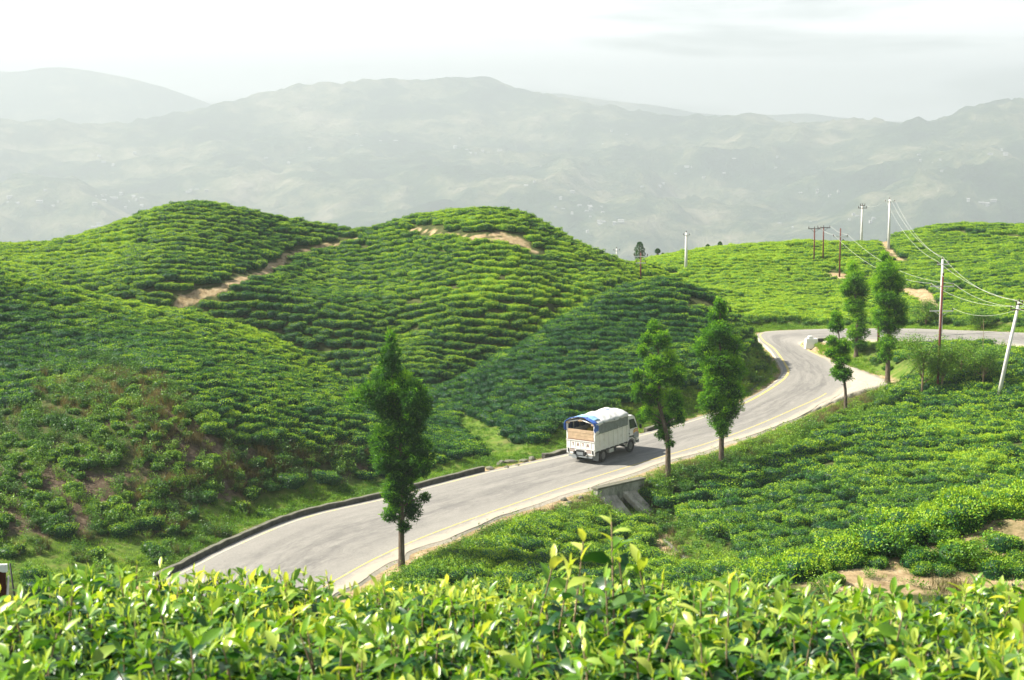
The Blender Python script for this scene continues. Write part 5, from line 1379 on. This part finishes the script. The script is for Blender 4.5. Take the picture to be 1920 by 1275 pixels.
tarp_sheet(X0 + 0.10, X1 + 0.03, [(-side, 2.02), (-side, 2.3), (-side, ZE)], 44, 'side_tarpaulin', M['tarp_grey'], 0.045, 5)
tarp_sheet(X0 + 0.10, X1 + 0.03, [(side, 2.06), (side, 2.3), (side, ZE)], 44, 'side_tarpaulin', M['inside'], 0.03, 6)
tarp_sheet(X0 + 0.06, X1 + 0.06, [(-side - 0.02, ZE - 0.10), (-side * 0.97, ZE + 0.08), (-0.6, ZR - 0.04), (0, ZR + 0.03), (0.6, ZR - 0.04), (side * 0.97, ZE + 0.08), (side + 0.02, ZE - 0.1)], 44, 'roof_tarpaulin', M['tarp_white'], 0.085, 9)
tarp_sheet(X0 - 0.16, X0 + 0.30, [(-side - 0.05, 2.22), (-side - 0.07, ZE - 0.15), (-side * 0.95, ZE + 0.12), (-0.6, ZR + 0.0), (0, ZR + 0.075), (0.6, ZR + 0.0), (side * 0.95, ZE + 0.12), (side + 0.06, ZE - 0.1), (side + 0.05, 2.2)], 10, 'blue_tarpaulin', M['tarp_blue'], 0.07, 12)
tarp_sheet(X0 + 0.26, X0 + 0.95, [(-0.95, ZE + 0.22), (-0.5, ZR + 0.03), (0, ZR + 0.09), (0.5, ZR + 0.03), (1.0, ZE + 0.2)], 12, 'pale_tarpaulin', M['tarp_lblue'], 0.05, 14)
tarp_sheet(X1 - 0.95, X1 - 0.6, [(-0.45, ZR - 0.0), (-0.2, ZR + 0.06), (0.05, ZR + 0.07)], 6, 'tarpaulin_patch', M['tarp_blue'], 0.03, 15)
tarp_sheet(X0 - 0.05, X0 + 0.30, [(-side - 0.09, 2.06), (-side - 0.12, 2.16), (-side - 0.07, 2.27)], 5, 'rolled_flap', M['tarp_white'], 0.04, 16)
# cab
cx0, cx1 = X1 + 0.08, X1 + 1.52
prof = [(cx0, 0.80), (cx0, 2.42), (cx0 + 0.15, 2.52), (cx0 + 0.95, 2.50), (cx1 - 0.28, 2.36), (cx1 - 0.02, 1.58), (cx1 + 0.06, 1.40), (cx1 + 0.08, 0.72), (cx1 - 0.2, 0.66), (cx1 - 0.25, 0.9), (cx0 + 0.95, 1.12), (cx0 + 0.35, 1.12), (cx0 + 0.12, 0.85)]
def extr(prof, hw_, topn=0.10):
    n_ = len(prof); vs = []
    for s_ in (-1, 1):
        for x, z in prof: vs.append((x, s_ * (hw_ - topn * max(0, (z - 1.5))), z))
    fs = [tuple(range(n_)), tuple(reversed(range(n_, 2 * n_)))] + [(i, i + n_, (i + 1) % n_ + n_, (i + 1) % n_) for i in range(n_)]
    return vs, fs
HC = 1.02
b = MB(); v_, f_ = extr(prof, HC); b.add(v_, f_); cab = part(b, 'cab', M['t_white'], bev=0.035)
b = MB()
for s_ in (-1, 1):
    z_in = lambda z: s_ * (HC - 0.10 * max(0, z - 1.5) + 0.012)
    W_ = [(cx0 + 0.42, 1.62), (cx0 + 0.42, 2.26), (cx0 + 1.02, 2.24), (cx1 - 0.13, 1.62)]
    b.add([(x, z_in(z), z) for x, z in W_], [(0, 1, 2, 3)] if s_ < 0 else [(3, 2, 1, 0)])
part(b, 'side_window', M['glass'], cab)
b = MB(); b.add([(cx1 - 0.0, -0.88, 1.62), (cx1 - 0.0, 0.88, 1.62), (cx1 - 0.24, 0.82, 2.30), (cx1 - 0.24, -0.82, 2.30)], [(0, 1, 2, 3)]); part(b, 'windscreen', M['glass'], cab)
b = MB(); b.box((cx0 - 0.012, 0, 1.95), (0.02, 1.3, 0.45)); part(b, 'rear_window', M['glass'], cab)
b = MB()
for s_ in (-1, 1):
    b.box((cx1 - 0.28, s_ * (HC + 0.014), 1.06), (0.62, 0.03, 0.32)); b.box((cx1 - 0.28, s_ * (HC + 0.013), 1.24), (0.62, 0.026, 0.05))
part(b, 'lower_panel', M['t_grey'], cab)
for nm, mt, z0 in (('orange_stripe', 'orange', 1.42), ('yellow_stripe', 'yelstripe', 1.33), ('orange_stripe', 'orange', 1.26)):
    b = MB()
    pts = [(cx1 - 0.62 + i * 0.1, z0 + 0.10 * math.sin(i * 0.5)) for i in range(7)]
    for (xa, za), (xb, zb) in zip(pts[:-1], pts[1:]):
        a = math.atan2(zb - za, xb - xa); b.box(((xa + xb) / 2, -HC - 0.016 , (za + zb) / 2), (0.115, 0.02, 0.045), M=Matrix.Rotation(-a, 3, 'Y'))
    part(b, nm, M[mt], cab)
b = MB(); b.box((cx0 + 0.30, -HC - 0.02, 1.32), (0.10, 0.03, 0.05)); part(b, 'door_handle', M['t_black'], cab)
b = MB(); b.box((cx0 + 0.30, -HC - 0.012, 1.75), (0.015, 0.012, 1.2)); b.box((cx1 - 0.1, -HC - 0.012, 1.55), (0.015, 0.012, 0.6)); part(b, 'door_seam', M['t_grey'], cab)
for s_ in (-1, 1):
    b = MB(); b.tube([(cx1 - 0.12, s_ * HC, 2.0), (cx1 + 0.02, s_ * (HC + 0.17), 1.95), (cx1 + 0.02, s_ * (HC + 0.17), 1.55)], 0.014, 5); b.box((cx1 + 0.02, s_ * (HC + 0.18), 1.66), (0.05, 0.17, 0.30)); part(b, 'mirror', M['t_black'], cab)
b = MB(); b.box((cx1 + 0.06, 0, 0.60), (0.20, 2.0, 0.24)); part(b, 'front_bumper', M['t_grey'], bev=0.03)
for s_ in (-1, 1):
    b = MB(); b.box((cx1 + 0.09, s_ * 0.8, 0.92), (0.05, 0.3, 0.2)); part(b, 'headlight', M['galv'], bev=0.02)
def wheel(x, y, r, w_, name='wheel'):
    root = empty(name, (x, y, r)); root.parent = truck
    n_ = 28; prof = [(-w_ / 2, r * 0.58), (-w_ / 2, r * 0.93), (-w_ / 2 + 0.03, r), (w_ / 2 - 0.03, r), (w_ / 2, r * 0.93), (w_ / 2, r * 0.58)]
    vs = [(math.cos(2 * math.pi * k_ / n_) * rr, yy_, math.sin(2 * math.pi * k_ / n_) * rr) for yy_, rr in prof for k_ in range(n_)]
    m_ = len(prof); fs = [(i * n_ + k_, ((i + 1) % m_) * n_ + k_, ((i + 1) % m_) * n_ + (k_ + 1) % n_, i * n_ + (k_ + 1) % n_) for i in range(m_) for k_ in range(n_)]
    b = MB(); b.add(vs, fs, True); b.build('tyre', M['rubber'], root)
    b = MB(); b.tube([(0, -w_ / 2 + 0.04, 0), (0, w_ / 2 - 0.04, 0)], r * 0.585, 24); b.tube([(0, -w_ / 2 - 0.03, 0), (0, -w_ / 2 + 0.05, 0)], r * 0.26, 12); b.tube([(0, w_ / 2 + 0.03, 0), (0, w_ / 2 - 0.05, 0)], r * 0.26, 12)
    for k_ in range(6):
        a = k_ * math.pi / 3; b.box((math.cos(a) * r * 0.42, -w_ / 2 + 0.035, math.sin(a) * r * 0.42), (0.05, 0.03, 0.05))
    b.build('rim', M['rim'], root)
for s_ in (-1, 1):
    wheel(0.0, s_ * 0.98, 0.44, 0.25); wheel(0.0, s_ * 0.70, 0.44, 0.24); wheel(3.45, s_ * 0.93, 0.44, 0.24)
b = MB()
for s_ in (-1, 1):
    pts = [(3.45 + math.cos(a) * 0.56, s_ * 0.99, 0.44 + math.sin(a) * 0.56) for a in np.linspace(0.1, math.pi - 0.1, 9)]
    for p, q in zip(pts[:-1], pts[1:]):
        p = Vector(p); q = Vector(q); m_ = (p + q) / 2; a = math.atan2(q.z - p.z, q.x - p.x)
        b.box(tuple(m_), ((q - p).length + 0.02, 0.16, 0.06), M=Matrix.Rotation(-a, 3, 'Y'))
part(b, 'wheel_arch', M['t_white'])

# ================================================================ SIGNBOARD at the lower left
sb = P(-14, 1062, 21.0); gz = h1(sb[0], sb[1])
s_root = empty('signboard', (sb[0], sb[1], gz)); tag(s_root, 'dark brown board with pale metal edge and post at the far left margin', 'signboard')
zt_ = sb[2] - gz; s__ = 21.0 / 3000
b = MB(); b.box((-0.02, 0, zt_ - 0.50), (0.38, 0.05, 0.98)); b.build('board', M['maroon'], s_root)
b = MB()
b.add([(-0.30, -0.03, zt_ + 0.02), (0.195, -0.03, zt_ + 0.03), (0.195, -0.03, zt_ - 0.075), (0.14, -0.03, zt_ - 0.075), (-0.0, -0.03, zt_ - 0.03), (-0.3, -0.03, zt_ + 0.0), (-0.30, 0.03, zt_ + 0.02), (0.195, 0.03, zt_ + 0.03), (0.195, 0.03, zt_ - 0.075), (0.14, 0.03, zt_ - 0.075), (-0.0, 0.03, zt_ - 0.03), (-0.3, 0.03, zt_ + 0.0)],
      [(0, 5, 4, 3, 2, 1), (6, 7, 8, 9, 10, 11), (0, 1, 7, 6), (1, 2, 8, 7), (2, 3, 9, 8), (3, 4, 10, 9), (4, 5, 11, 10), (5, 0, 6, 11)])
b.build('top_edge', M['whitewash'], s_root)
b = MB(); b.tube([(0.20, 0.03, zt_ - 0.14), (0.17, -0.02, zt_ - 0.6), (0.13, -0.05, zt_ - 1.3), (0.1, -0.05, 0)], [0.012, 0.03, 0.05, 0.05], 8); b.build('pale_strut', M['pink'], s_root)
b = MB(); b.box((0.163, -0.075, zt_ - 0.57), (0.05, 0.02, 0.08)); b.build('red_reflector', M['red'], s_root)
b = MB(); b.tube([(0.21, 0.08, zt_ + 0.02), (0.27, 0.1, zt_ - 0.7), (0.33, 0.12, 0)], 0.012, 6); b.build('thin_post', M['t_black'], s_root)
# ================================================================ NEAR TEA BUSHES (in front of the lens)
nrg = np.random.default_rng(77)
CEN = [(-1.25, 3.05), (-0.62, 2.15), (-0.45, 3.35), (0.02, 1.95), (0.22, 2.95), (0.62, 2.2), (0.95, 3.2), (1.6, 3.0), (-0.05, 4.25), (0.75, 4.3), (-0.95, 4.35), (1.55, 4.35), (-1.75, 4.3), (1.2, 2.0), (-1.15, 1.9)]
CEN = np.array(CEN)
def canopy(x, y):
    z = -0.895 - 0.115 * (y - 2.3) - 0.055 * np.maximum(0, y - 3.2)
    z = z + 0.05 * vnoise(x / 0.55, y / 0.6, 91) + 0.03 * vnoise(x / 0.17, y / 0.2, 92)
    z = z + 0.05 * np.exp(-(((x - 0.25) / 0.35) ** 2 + ((y - 3.7) / 0.5) ** 2)) + 0.035 * ss(-0.3, -0.9, x) - 0.11 * ss(-1.22, -1.42, x) * ss(3.4, 4.2, y)
    D = np.sort(np.hypot(x[:, None] - CEN[None, :, 0], y[:, None] - CEN[None, :, 1]), axis=1)
    z = z - 0.07 * (1 - ss(0.0, 0.16, D[:, 1] - D[:, 0]))
    z = z - 1.6 * np.maximum(0, y - 4.55) ** 1.5
    return z
N_S = 17500
ys = nrg.uniform(1.25, 5.0, N_S * 2); xs = nrg.uniform(-1, 1, N_S * 2) * (0.36 * ys + 1.2)
w_ = nrg.uniform(size=len(ys)) < (0.36 * ys + 1.2) / 3.0; xs, ys = xs[w_], ys[w_]
dep = nrg.beta(1.0, 1.5, len(xs)) * 0.28
zs = canopy(xs, ys) - dep
own = np.argmin(np.hypot(xs[:, None] - CEN[None, :, 0], ys[:, None] - CEN[None, :, 1]), axis=1)
# sprouting shoots that stand above the plucked surface
extra = [(0.225, 3.55, -0.825, 1.1, 0), (0.165, 3.60, -0.875, 1.05, 0), (0.24, 3.5, -0.90, 1.0, 0), (0.13, 3.5, -0.915, 1.2, 0), (0.20, 3.35, -0.90, 1.1, 0), (0.29, 3.6, -0.93, 1.1, 0), (0.10, 3.7, -0.95, 1.1, 0), (0.475, 3.4, -0.925, 1.0, 0), (0.40, 3.3, -0.935, 1.0, 0), (-0.98, 3.9, -1.035, 1.0, 0), (-0.60, 2.9, -0.905, 1.2, 0), (-0.22, 3.2, -0.965, 1.0, 0), (0.78, 3.1, -0.90, 1.0, 0), (0.92, 2.8, -0.83, 1.1, 0)]
def tea_leaf(base, az, el, L_, W_, curl, roll):
    """vectorised curved leaves with a midrib fold; 5 stations x 3 points"""
    n_ = len(az); S = 6
    f = np.array([0.0, 0.18, 0.42, 0.66, 0.86, 1.0]); wd = np.array([0.10, 0.62, 1.0, 0.86, 0.45, 0.03])
    dirh = np.stack([np.cos(az), np.sin(az)], 1); side = np.stack([-np.sin(az), np.cos(az), np.zeros(n_)], 1)
    P_ = np.zeros((n_, S, 3)); cur = base.copy(); P_[:, 0] = cur; ang = el.copy()
    N_ = np.zeros((n_, S, 3)); N_[:, 0] = np.stack([-dirh[:, 0] * np.sin(ang), -dirh[:, 1] * np.sin(ang), np.cos(ang)], 1)
    for s in range(1, S):
        st = (f[s] - f[s - 1]) * L_
        cur = cur + np.stack([dirh[:, 0] * np.cos(ang) * st, dirh[:, 1] * np.cos(ang) * st, np.sin(ang) * st], 1)
        P_[:, s] = cur; N_[:, s] = np.stack([-dirh[:, 0] * np.sin(ang), -dirh[:, 1] * np.sin(ang), np.cos(ang)], 1)
        ang = ang - curl * (f[s] - f[s - 1])
    sd = side[:, None, :] * np.cos(roll)[:, None, None] + N_ * np.sin(roll)[:, None, None]
    up = np.cross(sd, np.broadcast_to(side[:, None, :] * 0 + np.array([0, 0, 0]), sd.shape)) if False else N_
    half = (wd[None, :] * W_[:, None] * 0.5)[:, :, None]
    wav = (0.12 * np.sin(f[None, :] * 14 + az[:, None] * 5))[:, :, None]
    Lf = P_ + sd * half + up * half * (0.38 + wav); Rt = P_ - sd * half + up * half * (0.38 - wav)
    V = np.stack([Lf, P_, Rt], 2).reshape(n_, S * 3, 3)
    F = []
    for s in range(S - 1):
        a = s * 3; F += [(a, a + 3, a + 4, a + 1), (a + 1, a + 4, a + 5, a + 2)]
    F = np.array(F)[None] + (np.arange(n_) * S * 3)[:, None, None]
    return V.reshape(-1, 3), F.reshape(-1, 4)
def shoot_arrays(x, y, z, size, depth, tall):
    B = []; AZ = []; EL = []; LL = []; WW = []; CU = []; RO = []; LF = []; stems = []
    for i in range(len(x)):
        nl = int(nrg.integers(4, 7)) + (5 if tall[i] else 0)
        a0 = nrg.uniform(0, 6.28); lean = nrg.normal(0, 0.22, 2); hs = (0.035 + 0.012 * nl) * size[i] if not tall[i] else 0.17 * size[i]
        top = np.array([x[i], y[i], z[i]]); bot = top - np.array([lean[0], lean[1], 1.0]) * hs
        stems.append((bot - np.array([lean[0] * 0.03, lean[1] * 0.03, 0.05]), top, size[i]))
        depth_tone = np.clip(1 - depth[i] / 0.16, 0, 1)  # older leaves lower down, with the shade of canopy gaps painted in by depth
        for k_ in range(nl):
            t = (k_ + 0.5) / nl
            B.append(bot + (top - bot) * t); AZ.append(a0 + k_ * 2.4 + nrg.normal(0, 0.3)); EL.append(-0.1 + 1.15 * t ** 1.5 + nrg.normal(0, 0.28))
            l_ = (0.088 - 0.038 * t) * size[i] * nrg.uniform(0.75, 1.2); LL.append(l_); WW.append(l_ * (0.48 - 0.13 * t) * nrg.uniform(0.85, 1.15))
            CU.append(nrg.uniform(0.2, 1.5) * (1.2 - 0.5 * t)); RO.append(nrg.normal(0, 0.45)); LF.append(np.clip(0.05 + 0.85 * t * depth_tone + nrg.normal(0, 0.20), 0, 1))
        # bud
        B.append(top); AZ.append(a0); EL.append(1.4); LL.append(0.03 * size[i]); WW.append(0.006); CU.append(0.2); RO.append(0.0); LF.append(0.9)
    c = lambda q: np.array(q, dtype=float)
    V, F = tea_leaf(c(B), c(AZ), c(EL), c(LL), c(WW), c(CU), c(RO))
    return V, F, np.repeat(c(LF), 18), stems
descr = {0: 'tea bush at the left margin behind the first row', 1: 'leafy tea bush in front near the lower left corner', 2: 'tea bush in the left middle of the near canopy below the road end', 3: 'close tea bush at the bottom middle of the view', 4: 'tea bush with the tallest pale sprouting shoots, below the headwall', 5: 'close tea bush with bare twigs right of the bottom middle', 6: 'tea bush in the right part of the near canopy below the soil bank', 7: 'tea bush at the right margin of the near canopy',
         8: 'back row tea bush just under the lone shaggy tree', 9: 'back row tea bush just under the drain channel', 10: 'back row tea bush just under the long low wall end', 11: 'back row tea bush at the right below the bare bank', 12: 'back row tea bush beside the brown signboard', 13: 'twiggy tea bush in the lower right corner', 14: 'tea bush at the very lower left corner of the view'}
for k_ in range(len(CEN)):
    m_ = own == k_
    x, y, z, dp = xs[m_], ys[m_], zs[m_], dep[m_]
    sz = nrg.uniform(0.5, 1.02, len(x)); tall = np.zeros(len(x), bool)
    ex = [e for e in extra if np.argmin(np.hypot(e[0] - CEN[:, 0], e[1] - CEN[:, 1])) == k_]
    if ex:
        x = np.r_[x, [e[0] for e in ex]]; y = np.r_[y, [e[1] for e in ex]]; z = np.r_[z, [e[2] for e in ex]]; dp = np.r_[dp, [e[4] for e in ex]]; sz = np.r_[sz, [e[3] for e in ex]]; tall = np.r_[tall, [True] * len(ex)]
    if len(x) < 5: continue
    gx_, gy_ = CEN[k_]; gz_ = h1(gx_, gy_)
    root = empty('near_tea_bush', (gx_, gy_, gz_)); tag(root, descr[k_], 'tea bush', 'near tea bushes in front of the view')
    V, F, lf, stems = shoot_arrays(x, y, z, sz, dp, tall)
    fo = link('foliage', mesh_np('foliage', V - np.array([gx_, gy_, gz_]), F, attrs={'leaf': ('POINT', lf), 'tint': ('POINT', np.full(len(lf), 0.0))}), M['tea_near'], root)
    b = MB(); O = Vector((gx_, gy_, gz_))
    for i, (p, q, s_) in enumerate(stems):
        if i % 3 == 0 or tall[i]: b.tube([Vector(p) - O, Vector(q) - O], [0.0028, 0.0014], 4, cap=False)
    nb = 30 if k_ in (5, 13, 6, 7) else 26
    for _ in range(nb):
        a = nrg.uniform(0, 6.28); r_ = nrg.uniform(0.05, 0.55); e = np.array([gx_ + math.cos(a) * r_, gy_ + math.sin(a) * r_, 0.0]); e[2] = float(canopy(np.array([e[0]]), np.array([e[1]]))[0]) - nrg.uniform(0.03 if nb > 27 else 0.08, 0.2)
        st_ = np.array([gx_ + math.cos(a) * 0.06, gy_ + math.sin(a) * 0.06, gz_ + 0.1]); md_ = (e + st_) / 2 + nrg.normal(0, 0.09, 3) + np.array([math.cos(a), math.sin(a), 0]) * r_ * 0.15
        b.tube([Vector(st_) - O, Vector(md_) - O, Vector(e * 0.75 + md_ * 0.25 + nrg.normal(0, 0.015, 3)) - O, Vector(e) - O], [0.012, 0.007, 0.005, 0.003], 5, cap=False)
        if nb > 27:
            for _ in range(2): b.tube([Vector(e * 0.8 + md_ * 0.2) - O, Vector(e + nrg.normal(0, 0.06, 3) + [0, 0, 0.0]) - O], [0.004, 0.0022], 4, cap=False)
    b.build('branches', M['twig'], root)
    # inner dark old leaves
